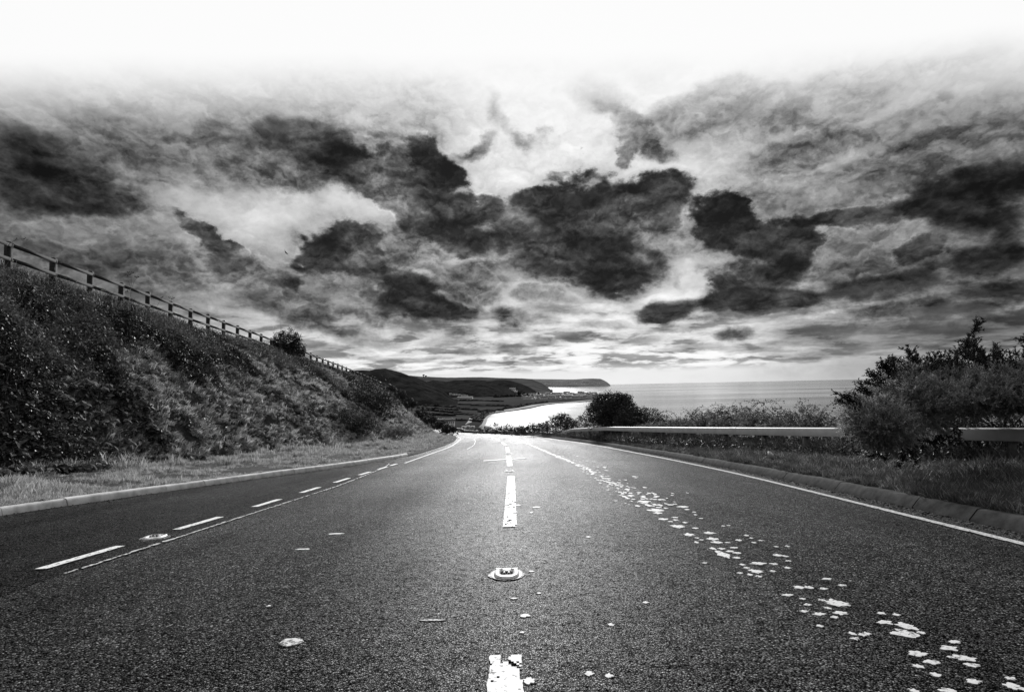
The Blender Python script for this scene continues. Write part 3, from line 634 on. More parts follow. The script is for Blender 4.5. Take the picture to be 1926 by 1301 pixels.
# ------------------------------------------------------------------ the setting: land, sea, hills
SEA = -60.0
coast_px = [(905, 805), (912, 796), (915, 787), (925, 779), (945, 775.5), (967, 773.3), (999, 768.5), (1024, 762.5), (1054, 759), (1089, 757)]
cp = np.array([at_z(x, y, SEA)[:2] for x, y in coast_px]); cp = cp[np.argsort(cp[:, 1])]
cY = [0, 100, 300, 550] + cp[:, 1].tolist() + [2500, 3100, 3500, 3750, 4300, 4900, 5300, 6500, 9000]
cX = [106, 95, 62, 15] + cp[:, 0].tolist() + [500, 640, 600, 490, 330, 250, 60, -1500, -6000]
coast = lambda Y: np.interp(Y, cY, cX)
def land_z(X, Y):
    base = np.where(Y < 300, zr(Y), 0)
    # right of the brow the hill falls at about 35 degrees; ahead it falls to the plain
    bx = np.where(Y < 130, browx2(np.minimum(Y, 130)), np.interp(Y, [130, 300, 700], [-11, -28, -60]))
    road_z = zr(Y) - .4
    plain = np.interp(Y, [0, 400, 700, 950, 2000, 4000, 6000], [-52, -52, -55, -57.5, -57.5, -56, -50])
    hillz = np.interp(Y, [0, 130, 200, 300, 420, 560, 700], [-.4, -9.2, -15, -28, -44, -52, -55])
    z = np.where(Y < 700, np.where(Y < 130, road_z, hillz), plain)
    z = z - .62 * np.maximum(0, X - bx)
    z = np.maximum(z, np.minimum(plain, SEA + 1 + .03 * np.maximum(0, coast(Y) - X)))
    return z
Yg = np.concatenate([np.arange(-16, 131, 3.0), np.geomspace(134, 9000, 110)])
t = np.concatenate([np.linspace(0, .8, 40) ** .8, np.linspace(.84, 1, 34)[1:]]); t = np.unique(t)
GX = []; GY = []; GZ = []
for Y in Yg:
    xl = -Y * 1.1 - 120; xr_ = float(coast(Y))
    if Y < 131:
        x = np.concatenate([np.linspace(float(browx2(Y)) - .05, xr_, len(t))])
    else: x = xl + (xr_ - xl) * t
    z = land_z(x, np.full_like(x, Y))
    z = z + (fbm(x * .05, np.full_like(x, Y) * .05, 4, 40) - .5) * np.clip((x - x[0]) / 20, 0, 1) * np.clip(Y / 60, .3, 1.2) * 1.0
    if Y < 131: z[0] = float(zr(Y)) + float(np.interp(Y, [0, 44, 54.5, 700], [.30, .30, -.32, -.32])); z[1:] = np.minimum(z[1:], z[0] - .3 * (x[1:] - x[0]) ** .8)
    z[-1] = SEA - 1.0; z = np.maximum(z, SEA - 1.0)
    GX.append(x); GY.append(np.full_like(x, Y)); GZ.append(z)
GX, GY, GZ = map(np.array, (GX, GY, GZ))
land = mk('ground', np.stack([GX, GY, GZ], -1).reshape(-1, 3), grid_faces(*GX.shape), M['land'], smooth=True); land['kind'] = 'structure'
# beach: a strip of shingle along the bay
Yb = np.linspace(820, 3300, 160)
V = np.stack([np.stack([coast(Yb) - np.interp(Yb, [820, 1200, 3000], [26, 34, 45]), Yb, np.full_like(Yb, SEA + 3.2)], -1), np.stack([coast(Yb) + 8, Yb, np.full_like(Yb, SEA - .6)], -1)], 1)
o = mk('beach', V.reshape(-1, 3), grid_faces(len(Yb), 2), M['sand'], smooth=True); o['kind'] = 'structure'
b = MB(); R_ = 120000
b.add([(-R_, -R_ * .2, SEA), (R_, -R_ * .2, SEA), (R_, R_, SEA), (-R_, R_, SEA)], [[0, 1, 2, 3]])
sea = b.build('sea', M['sea']); sea['kind'] = 'structure'

def hill(name, prof, D, depth, mat, base, rough=12, seed=0, slope_pow=1.3, nx=220, ny=60, dfun=None, label=None):
    """a ridge whose skyline runs through places seen along prof, D metres ahead, with real slopes before and behind"""
    px = np.array([p[0] for p in prof], float); py = np.array([p[1] for p in prof], float)
    xs = np.linspace(px[0], px[-1], nx); ys = np.interp(xs, px, py)
    Ds = np.interp(xs, [p[0] for p in prof], [p[2] if len(p) > 2 else D for p in prof])
    T = np.array([at(x, y, d) for x, y, d in zip(xs, ys, Ds)])
    s = np.linspace(-1, 1, ny)
    hgt = np.maximum(T[:, 2] - base, 0)
    shp = (1 - np.abs(s) ** slope_pow)
    X = T[:, 0][:, None] + 0 * s[None]; Y = T[:, 1][:, None] + s[None] * depth
    X = X * (Y / T[:, 1][:, None])
    Z = base + hgt[:, None] * shp[None]
    n1 = fbm(X / 260 + seed, Y / 260, 4, seed) - .5; n2 = fbm(X / 32, Y / 32, 4, seed + 5) - .5
    Z = Z + n1 * hgt[:, None] * .30 * (np.abs(s) ** .8)[None] + n2 * rough * np.minimum(1, hgt / 25)[:, None] * (.25 + .75 * np.abs(s[None]) ** .5)
    Z = np.where(np.abs(s)[None] > .985, base - 3, Z); Z[0] = base - 3; Z[-1] = base - 3
    o = mk(name, np.stack([X, Y, Z], -1).reshape(-1, 3), grid_faces(nx, ny)[:, ::-1], mat, smooth=True); o['kind'] = 'structure'
    if label: o['label'] = label
    return o
hill('wooded_hill', [(560, 735), (600, 715), (640, 700), (665, 696), (680, 695.5), (695, 696.5), (705, 694), (725, 692.5), (737, 695.5), (755, 700), (770, 706), (785, 710.5), (800, 717), (812, 724), (835, 737), (862, 757)], 2300, 420, M['wood_hill'], -57, 13, 1, label='dark wooded hill above the fields')
hill('pasture_hill', [(640, 730), (720, 712), (770, 706), (790, 708), (815, 708.7), (840, 710), (874, 709.4), (904, 708.8), (940, 710.5), (969, 711), (1000, 713), (1020, 721), (1040, 735)], 6500, 1900, M['moor'], -57, 10, 2, label='long pasture hill behind the woods')
hill('wooded_ridge', [(760, 748), (790, 730), (803, 718), (815, 715), (839, 717.4), (854, 715.2), (880, 714.6), (904, 714.5), (912, 715), (929, 721), (944, 726.5), (959, 731), (968, 738), (975, 746)], 3900, 700, M['wood_hill'], -56, 14, 3, label='dark wooded ridge above the village')
hill('coastal_ridge', [(880, 735), (905, 718), (919, 716.3), (933, 714.8), (947, 714.2), (961, 716), (979, 721), (994, 727), (1011, 736.5), (1020, 741)], 4900, 600, M['wood_hill'], -58, 10, 4, label='wooded coastal ridge ending at the village')
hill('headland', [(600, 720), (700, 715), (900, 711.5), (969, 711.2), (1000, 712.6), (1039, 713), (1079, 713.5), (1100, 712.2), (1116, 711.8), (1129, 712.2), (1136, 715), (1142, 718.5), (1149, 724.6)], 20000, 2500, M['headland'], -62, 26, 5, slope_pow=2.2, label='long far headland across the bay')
# ------------------------------------------------------------------ fields, hedgerows, far trees and buildings
def plain_pt(x, y, z=-57.0):
    return at_z(x, y, z)
def lump(mb, c, r, n=2, seed=0, jag=.35):
    """a rough knobbly crown out of a displaced icosphere-like ring stack"""
    nu, nv = 9, 6
    V = []
    for i in range(nv + 1):
        ph = PI * i / nv
        for j in range(nu):
            th = 2 * PI * j / nu + i * .4
            k = 1 + (rnd.random() - .5) * jag * 2
            V.append((c[0] + r[0] * k * math.sin(ph) * math.cos(th), c[1] + r[1] * k * math.sin(ph) * math.sin(th), c[2] + r[2] * k * math.cos(ph)))
    F = [[i * nu + j, i * nu + (j + 1) % nu, (i + 1) * nu + (j + 1) % nu, (i + 1) * nu + j] for i in range(nv) for j in range(nu)]
    mb.add(V, F)
M['hedge'] = noise_mat('dark_hedge', .012, .04, .3, 6, .95, .8, 1.2, .8, .03)
# scrubby hedgerows between the fields
hedges = [((767, 745), (797, 750.5), 9), ((797, 750), (832, 753), 12), ((839, 753.5), (894, 753.8), 9), ((780, 755), (814, 757), 9), ((817, 758), (842, 760), 8), ((787, 762), (859, 766), 8), ((864, 761), (887, 761), 7), ((887, 762.3), (969, 764), 7), ((787, 767), (859, 771.5), 6), ((864, 769), (897, 770.8), 6), ((804, 771), (862, 776.5), 11), ((810, 780), (852, 781.5), 12), ((858, 778), (893, 780), 6), ((849, 790), (877, 790.5), 8), ((876, 753), (945, 755), 9), ((905, 774), (945, 771), 8), ((800, 787), (822, 789), 9)]
for i, ((x0, y0), (x1, y1), wid) in enumerate(hedges):
    a, c = plain_pt(x0, y0), plain_pt(x1, y1); L = math.hypot(*(c - a)[:2]); dd = (a[1] + c[1]) / 2; n = max(6, int(L / 8)); mb = MB()
    hgt = min(4.6, 1.1 + dd * .0010) * (1.3 if wid > 10 else 1)
    for k in range(n):
        q = a + (c - a) * ((k + rnd.random() * .8) / n); 
        h_ = hgt * rnd.uniform(.6, 1.35) * (1.8 if rnd.random() < .08 else 1)
        lump(mb, (q[0], q[1] + rnd.uniform(-wid, wid) * .4, -57.2 + h_ * .5), (L / n * 1.15, wid * .5 + 1, h_ * .75))
    o = mb.build('hedgerow', M['hedge'])
    ends = ['far', 'near']
    tag(o, ['hedgerow crossing the upper fields below the dark hill', 'short hedgerow under the white farm in the upper fields', 'straight hedgerow on the level of the long sheds', 'left hedgerow of the second field strip', 'short hedgerow just right of the second strip', 'long hedgerow slanting across the middle fields', 'short broken hedgerow above the middle fields', 'long straight hedgerow reaching towards the beach scrub', 'long hedgerow slanting under the middle fields', 'short hedgerow right of the lower middle strip', 'thick hedgerow of tall bushes above the white house', 'thick dark thorn hedge right behind the white house', 'hedgerow running from the thorn hedge to the beach', 'low hedgerow right of the white house', 'hedgerow between the sheds and the village', 'hedgerow along the inner edge of the beach scrub', 'short hedgerow beside the embankment left of the white house'][i], 'hedge', 'hedgerows of the valley fields')
def scrub(name, pts, n, hgt, label, cat='scrub'):
    mb = MB(); P = [plain_pt(x, y, -58.5) for x, y in pts]
    for k in range(n):
        i = rnd.randrange(len(P) - 1); q = P[i] + (P[i + 1] - P[i]) * rnd.random(); s = rnd.uniform(.5, 1.2)
        lump(mb, (q[0] + rnd.uniform(-8, 8), q[1] + rnd.uniform(-18, 18), -58.5 + hgt * .4 * s), (7 * s, 9 * s, hgt * s))
    return tag(mb.build(name, M['hedge']), label, cat, kind='stuff')
scrub('coastal_scrub', [(893, 793), (897, 786), (903, 780), (912, 776), (935, 772)], 110, 2.6, 'dark scrub along the back of the beach')
scrub('coastal_scrub', [(949, 769), (965, 767), (990, 762.5), (1010, 759), (1024, 757)], 110, 3.5, 'dark scrub belt between the fields and the far beach')
# far trees: trunk and crown
def far_tree(x, y, d, h, label):
    p = at(x, y, d); p[2] = -57.3; t = thing('tree', label, 'tree', p, 'trees of the valley and the village')
    mb = MB(); mb.tube([p, p + (0, 0, h * .5)], [h * .04, h * .03], 5); mb.build('trunk', M['bark'], t)
    mb = MB()
    for k in range(7):
        a = rnd.random() * 6.28; r = h * .22 * rnd.random(); lump(mb, p + (r * math.cos(a), r * math.sin(a), h * rnd.uniform(.42, .8)), (h * .24, h * .24, h * .24), jag=.4)
    mb.build('crown', M['hedge'], t)
for (x, y, d, h, l) in [(802, 743, 2900, 26, 'round tree standing alone in the field below the dark hill'), (976, 738, 3300, 30, 'tallest dark tree at the left end of the village'), (985, 739, 3250, 22, 'dark tree right of the tallest village tree'), (1001, 746, 2800, 17, 'dark round tree in front of the village houses'), (1013, 742, 3300, 19, 'left of the two trees below the end of the coastal ridge'), (1021, 743, 3350, 15, 'right of the two trees below the end of the coastal ridge'), (1048, 747, 2900, 12, 'small tree among the houses of the spit'), (868, 752, 2700, 11, 'small tree in front of the long sheds'), (790, 749, 2600, 12, 'small tree in the hedgerow under the dark hill'), (955, 746, 3000, 15, 'tree at the foot of the dark ridge')]:
    far_tree(x, y, d, h, l)
scrub('village_wood', [(930, 748), (960, 747), (990, 746), (1010, 745)], 70, 9, 'dark wood at the foot of the ridge behind the village', 'wood')
# a house: walls with a gabled roof; windows as dark panes
def house_mesh(name, w, d, h, rh):
    mb = MB(); V = [(-w/2, -d/2, -3), (w/2, -d/2, -3), (w/2, d/2, -3), (-w/2, d/2, -3), (-w/2, -d/2, h), (w/2, -d/2, h), (w/2, d/2, h), (-w/2, d/2, h), (-w/2, 0, h + rh), (w/2, 0, h + rh)]
    mb.add(V, [[0, 1, 5, 4], [2, 3, 7, 6], [1, 2, 6, 5], [3, 0, 4, 7]]); mb.add(V, [[4, 7, 8], [6, 5, 9]])
    return mb
def house(name, p, w, d, h, rh, rz, label, cat='house', group=None, wins=0):
    t = thing(name, label, cat, p, group); t.rotation_euler.z = rz
    def fin(o): o.matrix_parent_inverse = mathutils.Matrix.Identity(4); return o
    wall = fin(house_mesh('w', w, d, h, rh).build('wall', M['wall_white'], t))
    mb = MB(); e = .06 * w + .3
    V = [(-w/2 - e, -d/2 - .5, h - .25), (w/2 + e, -d/2 - .5, h - .25), (w/2 + e, 0, h + rh + .25), (-w/2 - e, 0, h + rh + .25), (w/2 + e, d/2 + .5, h - .25), (-w/2 - e, d/2 + .5, h - .25)]
    V += [(x, y, z + .35) for x, y, z in V]
    mb.add(V, [[6, 7, 8, 9], [9, 8, 10, 11], [0, 3, 2, 1], [3, 5, 4, 2], [0, 1, 7, 6], [5, 11, 10, 4]])
    roof = fin(mb.build('roof', M['roof'], t))
    for k in range(wins):
        mb = MB(); x = -w/2 + (k + .5) * w / wins; mb.box((x, -d/2 - .05, h * .55), (w / wins * .4, .12, h * .35)); fin(mb.build('window', M['glass_dark'], t))
    if wins:
        for s in (-.35, .3):
            mb = MB(); mb.box((w * s, 0, h + rh + .6), (1, .9, 2.0)); c = mb.build('chimney', M['wall_white'], roof); c.matrix_parent_inverse = mathutils.Matrix.Identity(4)
    return t
p = at(844, 797.5, 830); house('farmhouse', (p[0], p[1], p[2] - .2), 17, 7, 5.2, 2.6, .05, 'long white farmhouse nearest the road below the embankment', wins=6)
p = at(829, 796, 850); house('farm_barn', (p[0], p[1], p[2] - .2), 10, 7, 4.2, 2.2, -.1, 'lower white barn joined to the left of the farmhouse', 'barn', wins=2)
p = at(838, 803, 700); house('farm_shed', (p[0], p[1], p[2]), 11, 4, 1.8, .8, .02, 'low white shed in front of the farmhouse', 'shed')
specials = [(833, 747, 2350, 24, 8, 'largest white farm building in the upper fields'), (827, 746.5, 2400, 14, 7, 'white farm building left of the largest one'), (840, 749, 2300, 12, 6, 'small white farm building right of the largest one'),
    (783, 741, 3000, 20, 6, 'white cottage close under the dark hill'), (964, 734, 4000, 40, 14, 'large white hotel on the slope of the wooded ridge'), (970, 737, 3900, 24, 8, 'white house just below the hotel'),
    (875, 748.5, 2300, 58, 5, 'long pale shed in the fields under the ridge')]
for (x, y, d, w, h, l) in specials:
    p = at(x, y, d); house('house', p, w, w * .35 + 4, h * .7, h * .35, rnd.uniform(-.3, .3), l, 'building')
for k, (x, y) in enumerate([(847, 741), (853, 742), (858, 742), (864, 743.2), (869, 744), (874, 744), (878, 745)]):
    p = at(x, y, 2900); house('chalet', p, 11, 6, 3.2, 1.2, rnd.uniform(-.3, .3), 'small white chalet in the row under the wooded ridge', 'chalet', 'chalets in a row under the ridge')
# village on the spit: every house an object, sharing a few meshes
vm = []
for k in range(5):
    w, d, h = rnd.uniform(13, 24), rnd.uniform(8, 11), rnd.uniform(4, 6.5)
    mb = house_mesh('v', w, d, h, 3); nwall = 6
    e = .6; V = [(-w/2 - e, -d/2 - e, h - .3), (w/2 + e, -d/2 - e, h - .3), (w/2 + e, 0, h + 3.3), (-w/2 - e, 0, h + 3.3), (w/2 + e, d/2 + e, h - .3), (-w/2 - e, d/2 + e, h - .3)]
    mb.add(V, [[0, 1, 2, 3], [3, 2, 4, 5]])
    o = mb.build('village_house', [M['wall_white'], M['roof']], link=False); mi = [0, 0, 0, 0, 1, 1, 0, 0]; o.data.polygons.foreach_set('material_index', mi); vm.append(o.data)
    bpy.data.objects.remove(o)
for k in range(190):
    u_ = rnd.random()
    x = 985 + 135 * rnd.random() ** .9; y = rnd.uniform(740.5, 751) - (x - 1000) * .012
    if x < 1010 and y < 742.5: y += 3
    p = at_z(x, y, -57.2)
    if p[1] > 5200: continue
    o = bpy.data.objects.new('village_house', vm[k % 5]); COL.objects.link(o); o.location = p.tolist(); o.rotation_euler.z = rnd.choice([0, .2, -.3, 1.3]) + rnd.uniform(-.15, .15)
    s = rnd.uniform(1.0, 1.7); o.scale = (s, s, s)
    tag(o, 'small white house with a dark roof in the village on the spit', 'house', 'houses of the village on the spit')
# specks of the town on the headland
mb = MB()
for k in range(420):
    x = rnd.choice([rnd.uniform(985, 1030), rnd.gauss(1075, 26), rnd.uniform(880, 1120)]); x = min(max(x, 800), 1128)
    yb = 724.2 - (x - 1040) * .02; y = yb - abs(rnd.gauss(0, 3.2)) - .3
    if y < 713.8: continue
    frac = (yb - y) / 12.0
    D = 20000 - 2500 * (1 - frac) ** .45 - 150
    p = at(x, y, D); w = rnd.uniform(10, 26); mb.box(p, (w, 12, rnd.uniform(6, 11)))
tag(mb.build('headland_town', M['wall_white']), 'pale houses of a far town scattered over the headland', 'town', kind='stuff')

# ------------------------------------------------------------------ fence on the embankment
fence = thing('post_and_rail_fence', 'weathered timber post and rail fence along the top of the embankment', 'fence', (crest(16.8), 16.8, crestz(16.8)))
fy = [16.8 + 1.8 * k for k in range(-3, 39)]
ftop = lambda Y: crestz(Y) + 1.12
pos = []
for k, Y in enumerate(fy):
    X = float(crest(Y)) + .12; z = float(crestz(Y)); w = .15; dz = rnd.uniform(-.03, .04)
    mb = MB(); lean = rnd.uniform(-.02, .02)
    mb.box((0, 0, .36 + dz), (w, w, 1.5)); mb.box((0, 0, 1.12 + dz), (w * .86, w * .86, .03), taper=.7)
    o = mb.build('post', M['timber'], fence); o.location = (X, Y, z); o.rotation_euler = (lean, lean * .7, .06 + rnd.uniform(-.05, .05)); pos.append((X, Y, z + 0))
for k in range(len(pos) - 1):
    for zo in (.98, .55):
        a, c = np.array(pos[k]), np.array(pos[k + 1]); a = a + (.09, 0, zo + rnd.uniform(-.015, .015)); c = c + (.09, 0, zo + rnd.uniform(-.015, .015))
        dv = c - a; L = np.linalg.norm(dv); yv = dv / L; xv = np.cross(yv, (0, 0, 1)); xv /= np.linalg.norm(xv); zv = np.cross(xv, yv)
        mb = MB(); mb.box((a + c) / 2, (.045, L + .06, .10), np.stack([xv, yv, zv], 1)); mb.build('rail', M['timber'], fence)

# ------------------------------------------------------------------ crash barriers
def barrier(label, path, sect, beam_h, beam_d, posts, zb, joints=True):
    """path(Y) -> X, zb(Y) -> underside height over the road plane"""
    Y0, Y1 = sect
    t = thing('crash_barrier', label, 'barrier', (float(path(Y0)), Y0, float(zr(Y0))))
    prof = [(0, 0), (-.004, .012), (-.004, beam_h - .03), (.006, beam_h - .008), (.03, beam_h), (beam_d - .02, beam_h), (beam_d, beam_h - .02), (beam_d, 0), (beam_d - .03, 0), (.03, 0)]
    Y = Y0; L = 4.8
    while Y < Y1 - .2:
        ya, yb = Y + .006, min(Y + L, Y1) - .006; rows = np.linspace(ya, yb, 9); V = []; n = len(prof)
        for yy in rows:
            xx, zz = float(path(yy)), float(zr(yy) + zb(yy)); dX = (float(path(yy + .1)) - float(path(yy - .1))) / .2; nn = math.hypot(1, dX)
            for (a, c) in prof: V.append((xx + a / nn, yy - a * dX / nn, zz + c))
        F = [[r * n + c, r * n + (c + 1) % n, (r + 1) * n + (c + 1) % n, (r + 1) * n + c] for r in range(8) for c in range(n)]
        mb = MB(); mb.add(V, F)
        for r, rev in ((0, 1), (8, 0)):
            ring = V[r * n:(r + 1) * n]; cc = tuple(np.mean(ring, 0)); f = [[c, (c + 1) % n, n] for c in range(n)]; mb.add(ring + [cc], f)
        mb.build('beam', M['steel'], t)
        if joints and yb < Y1 - .1:
            V = []; rows2 = np.linspace(yb - .15, yb + .17, 3)
            for yy in rows2:
                xx, zz = float(path(yy)), float(zr(yy) + zb(yy)); dX = (float(path(yy + .1)) - float(path(yy - .1))) / .2
                for (a, c) in prof: V.append((xx + (a - beam_d / 2) * 1.04 + beam_d / 2, yy - a * dX, zz + (c - beam_h / 2) * 1.03 + beam_h / 2))
            mb = MB(); mb.add(V, [[r * n + c, r * n + (c + 1) % n, (r + 1) * n + (c + 1) % n, (r + 1) * n + c] for r in range(2) for c in range(n)])
            mb.build('joint_sleeve', M['steel'], t)
        Y += L
    for yy in posts:
        X, z = float(path(yy)), float(zr(yy)); mb = MB(); hb = float(zb(yy))
        w, dpt = (.13, .10) if 11 < yy < 28 else (.07, .10)
        mb.box((X + .09, yy, z + (hb - .02 + .05) / 2 + .02), (w, dpt, hb - .02 + .2)); mb.box((X + .09, yy, z + hb - .012), (.12, .14, .02))
        mb.build('post', M['post_wood'], t)
    return t
bz = smooth_tab([-30, 30, 40, 43, 46, 700], [.70, .70, .55, .35, .05, .05], w=1.5)
barrier('grey box beam crash barrier on posts along the near right verge', lambda Y: railX(Y), (2.0, 45.2), .20, .15, [3.6, 6.2, 8.75, 10.95, 13.35, 15.0, 17.0, 20.0, 22.0, 24.5, 27, 29.4, 31.8, 34.2, 36.6, 39], bz)
rb = smooth_tab([-30, 38, 50, 62, 73, 80, 90, 100, 130, 200, 300, 700], [3.1, 2.6, 1.75 + .2, .25, -2.6, -4.6, -7.7, -9.9, -13.0, -21, -31, -60], w=4)
rb2 = lambda Y: np.maximum(rb(Y), kerb_r(Y) + .55)
bz2 = smooth_tab([-30, 46, 60, 75, 90, 120, 700], [.05, .15, .12, .10, .15, .3, .3], w=4)
barrier('low dark crash barrier curving round the far bend', lambda Y: kerb_r(Y) + 1.0, (50, 210), .22, .12, np.arange(51, 160, 3.2), bz2, False)

# ------------------------------------------------------------------ road studs
def stud(p, rz, label, s=1.0):
    t = thing('road_stud', label, 'road stud', (p[0], p[1], float(zr(p[1])))); t.rotation_euler = (-math.atan(SLOPE), 0, rz); t.scale = (s, s, s)
    def part(mb, name, mat, **k):
        o = mb.build(name, mat, t, **k); o.matrix_parent_inverse = mathutils.Matrix.Identity(4); return o
    def ringpoly(a, b_, n=20, flat=1.0, p_=2.6):
        return [(a * np.sign(math.cos(q)) * abs(math.cos(q)) ** (2 / p_), b_ * np.sign(math.sin(q)) * abs(math.sin(q)) ** (2 / p_)) for q in np.arange(n) * 2 * PI / n]
    # bedding of old white compound, ragged
    mb = MB(); n = 22
    pl = [(x * (1 + .12 * (rnd.random() - .5)), y * (1 + .12 * (rnd.random() - .5))) for x, y in ringpoly(.140, .170, n, p_=1.7)]
    mb.prism(pl, -.01, .006); part(mb, 'bedding', M['bedding'])
    mb = MB(); mb.prism(ringpoly(.114, .156, 24), 0, .0085); part(mb, 'recess', M['rubber'])
    # cast iron shoe: a rounded frame with sloped ends and an open middle
    mb = MB(); n = 24; out = ringpoly(.096, .143, n); inn = ringpoly(.050, .085, n, p_=4)
    V = [(x, y, .004) for x, y in out] + [(x * .94, y * .9, .020 + .004 * (abs(x) > .06)) for x, y in out] + [(x, y, .022) for x, y in inn] + [(x * .95, y * .95, .006) for x, y in inn]
    F = []
    for r in range(3):
        for c in range(n): F.append([r * n + c, r * n + (c + 1) % n, (r + 1) * n + (c + 1) % n, (r + 1) * n + c])
    mb.add(V, F); part(mb, 'iron_shoe', M['iron'])
    for sx in (-1, 1):
        mb = MB(); mb.prism([(sx * x_ + .0, y_) for x_, y_ in ([(.045, .078), (.082, .085), (.088, .112), (.062, .118), (.03, .098)] if sx > 0 else [(.045, .078), (.03, .098), (.062, .118), (.088, .112), (.082, .085)])], .015, .0255); part(mb, 'drain_slot', M['rubber'])
    # rubber insert with a crown and two glass eyes to each side
    mb = MB()
    prof = [(-.08, .008), (-.05, .012), (-.035, .034), (0, .036), (.035, .034), (.05, .012), (.08, .008)]
    V = [(x, y, z) for y, z in prof for x in (-.046, -.030, .030, .046)]
    V = [(x, y, z if abs(x) < .04 else z * .6) for x, y, z in V]
    mb.add(V, grid_faces(7, 4)); ins = part(mb, 'rubber_insert', M['rubber'])
    mb = MB(); mb.box((0, -.064, .016), (.07, .035, .008)); part(mb, 'insert_tongue', M['iron'])
    for sx in (-1, 1):
        mb = MB()
        mb.tube([(sx * .017, -.030, .024), (sx * .017, -.048, .0225)], [.012, .011], 12); o = part(mb, 'glass_eye', M['iron'])
        mb = MB(); mb.tube([(sx * .017, -.047, .0228), (sx * .017, -.050, .0225)], [.006, .006], 10); part(mb, 'eye_pupil', M['rubber'])
    return t
stud(on_road(953, 1081), 0, 'large iron road stud in the middle of the nearest lane gap')
stud((-3.76, 6.08), .05, 'iron road stud in the dashed line beside the lay-by')
stud((-.1, 13.75), 0, 'second road stud along the centre line, beyond the long mark')
stud((-.2, 21.9), 0, 'third road stud along the centre line, just past the crossing slot')
stud((-.36, 30.3), 0, 'fourth and farthest road stud of the centre line')

# ------------------------------------------------------------------ vegetation tools
def leaves(P, Nrm, size, aspect=.6, bend=.25):
    """P (n,3) centres; random rolled leaf made of two triangles-pairs folded along its rib; returns V, F"""
    n = len(P); Nrm = Nrm / (np.linalg.norm(Nrm, axis=1)[:, None] + 1e-9)
    r = RN.randn(n, 3); a = np.cross(Nrm, r); a /= np.linalg.norm(a, axis=1)[:, None] + 1e-9; b_ = np.cross(Nrm, a)
    s = np.broadcast_to(size, (n,))[:, None]
    v0 = P - a * s * .5; v2 = P + a * s * .5; v1 = P + b_ * s * aspect * .5 + Nrm * s * bend * .5; v3 = P - b_ * s * aspect * .5 + Nrm * s * bend * .5
    V = np.stack([v0, v1, v2, v3], 1).reshape(-1, 3); k = np.arange(n)[:, None] * 4
    return V, np.concatenate([k + [0, 1, 2], k + [0, 2, 3]])
def unit(n):
    v = RN.randn(n, 3); return v / np.linalg.norm(v, axis=1)[:, None]
def bush(name, label, base, lobes, nleaf, lsize, mat, cat='bush', twigs=30, group=None, twigmat=None, fill=.45, up=.3, twiglen=.5, aspect=.6, clump=26):
    """lobes: (dx, dy, dz, rx, ry, rz) ellipsoids about base; leaves gathered in clumps on and inside them, uneven outline"""
    t = thing(name, label, cat, base, group); base = np.array(base, float)
    vol = np.array([l[3] * l[4] + l[3] * l[5] for l in lobes]); vol = vol / vol.sum(); PP = []; NN = []
    for l, w in zip(lobes, vol):
        nc = max(4, int(nleaf * w / clump)); d = unit(nc); d[:, 2] = np.abs(d[:, 2]) * 1.0 + np.where(RN.rand(nc) < .25, -.5, 0); d /= np.linalg.norm(d, axis=1)[:, None]
        rr = np.where(RN.rand(nc) < fill, RN.uniform(.45, .95, nc), RN.uniform(.85, 1.14, nc))
        c = base + np.array(l[:3]) + d * rr[:, None] * np.array(l[3:6])
        k = clump; cr = min(l[3:6]) * .17 + .05
        o_ = unit(nc * k) * (RN.rand(nc * k) ** .5)[:, None] * cr * np.repeat(RN.uniform(.6, 1.5, nc), k)[:, None]
        PP.append(np.repeat(c, k, 0) + o_); NN.append(np.repeat(d, k, 0) * .5 + unit(nc * k) + np.array([0, 0, up]))
    P = np.vstack(PP); Nn = np.vstack(NN)
    V, F = leaves(P, Nn, lsize * RN.uniform(.6, 1.4, len(P)), aspect)
    mk('foliage', V, F, mat, t)
    mb = MB()
    for k in range(twigs):
        l = lobes[k % len(lobes)]; d = unit(1)[0]; d[2] = abs(d[2]) * .8 + .3; d /= np.linalg.norm(d)
        s = base + np.array([l[0] * .6, l[1] * .6, .0]) ; e = base + np.array(l[:3]) + d * np.array(l[3:6]) * (1.0 + rnd.random() * twiglen * .5)
        m_ = (s + e) / 2 + unit(1)[0] * .08 * np.linalg.norm(e - s); mb.tube([s, m_, e], [.018, .010, .003], 4)
    if twigs: mb.build('branches', twigmat or M['bark'], t)
    return t

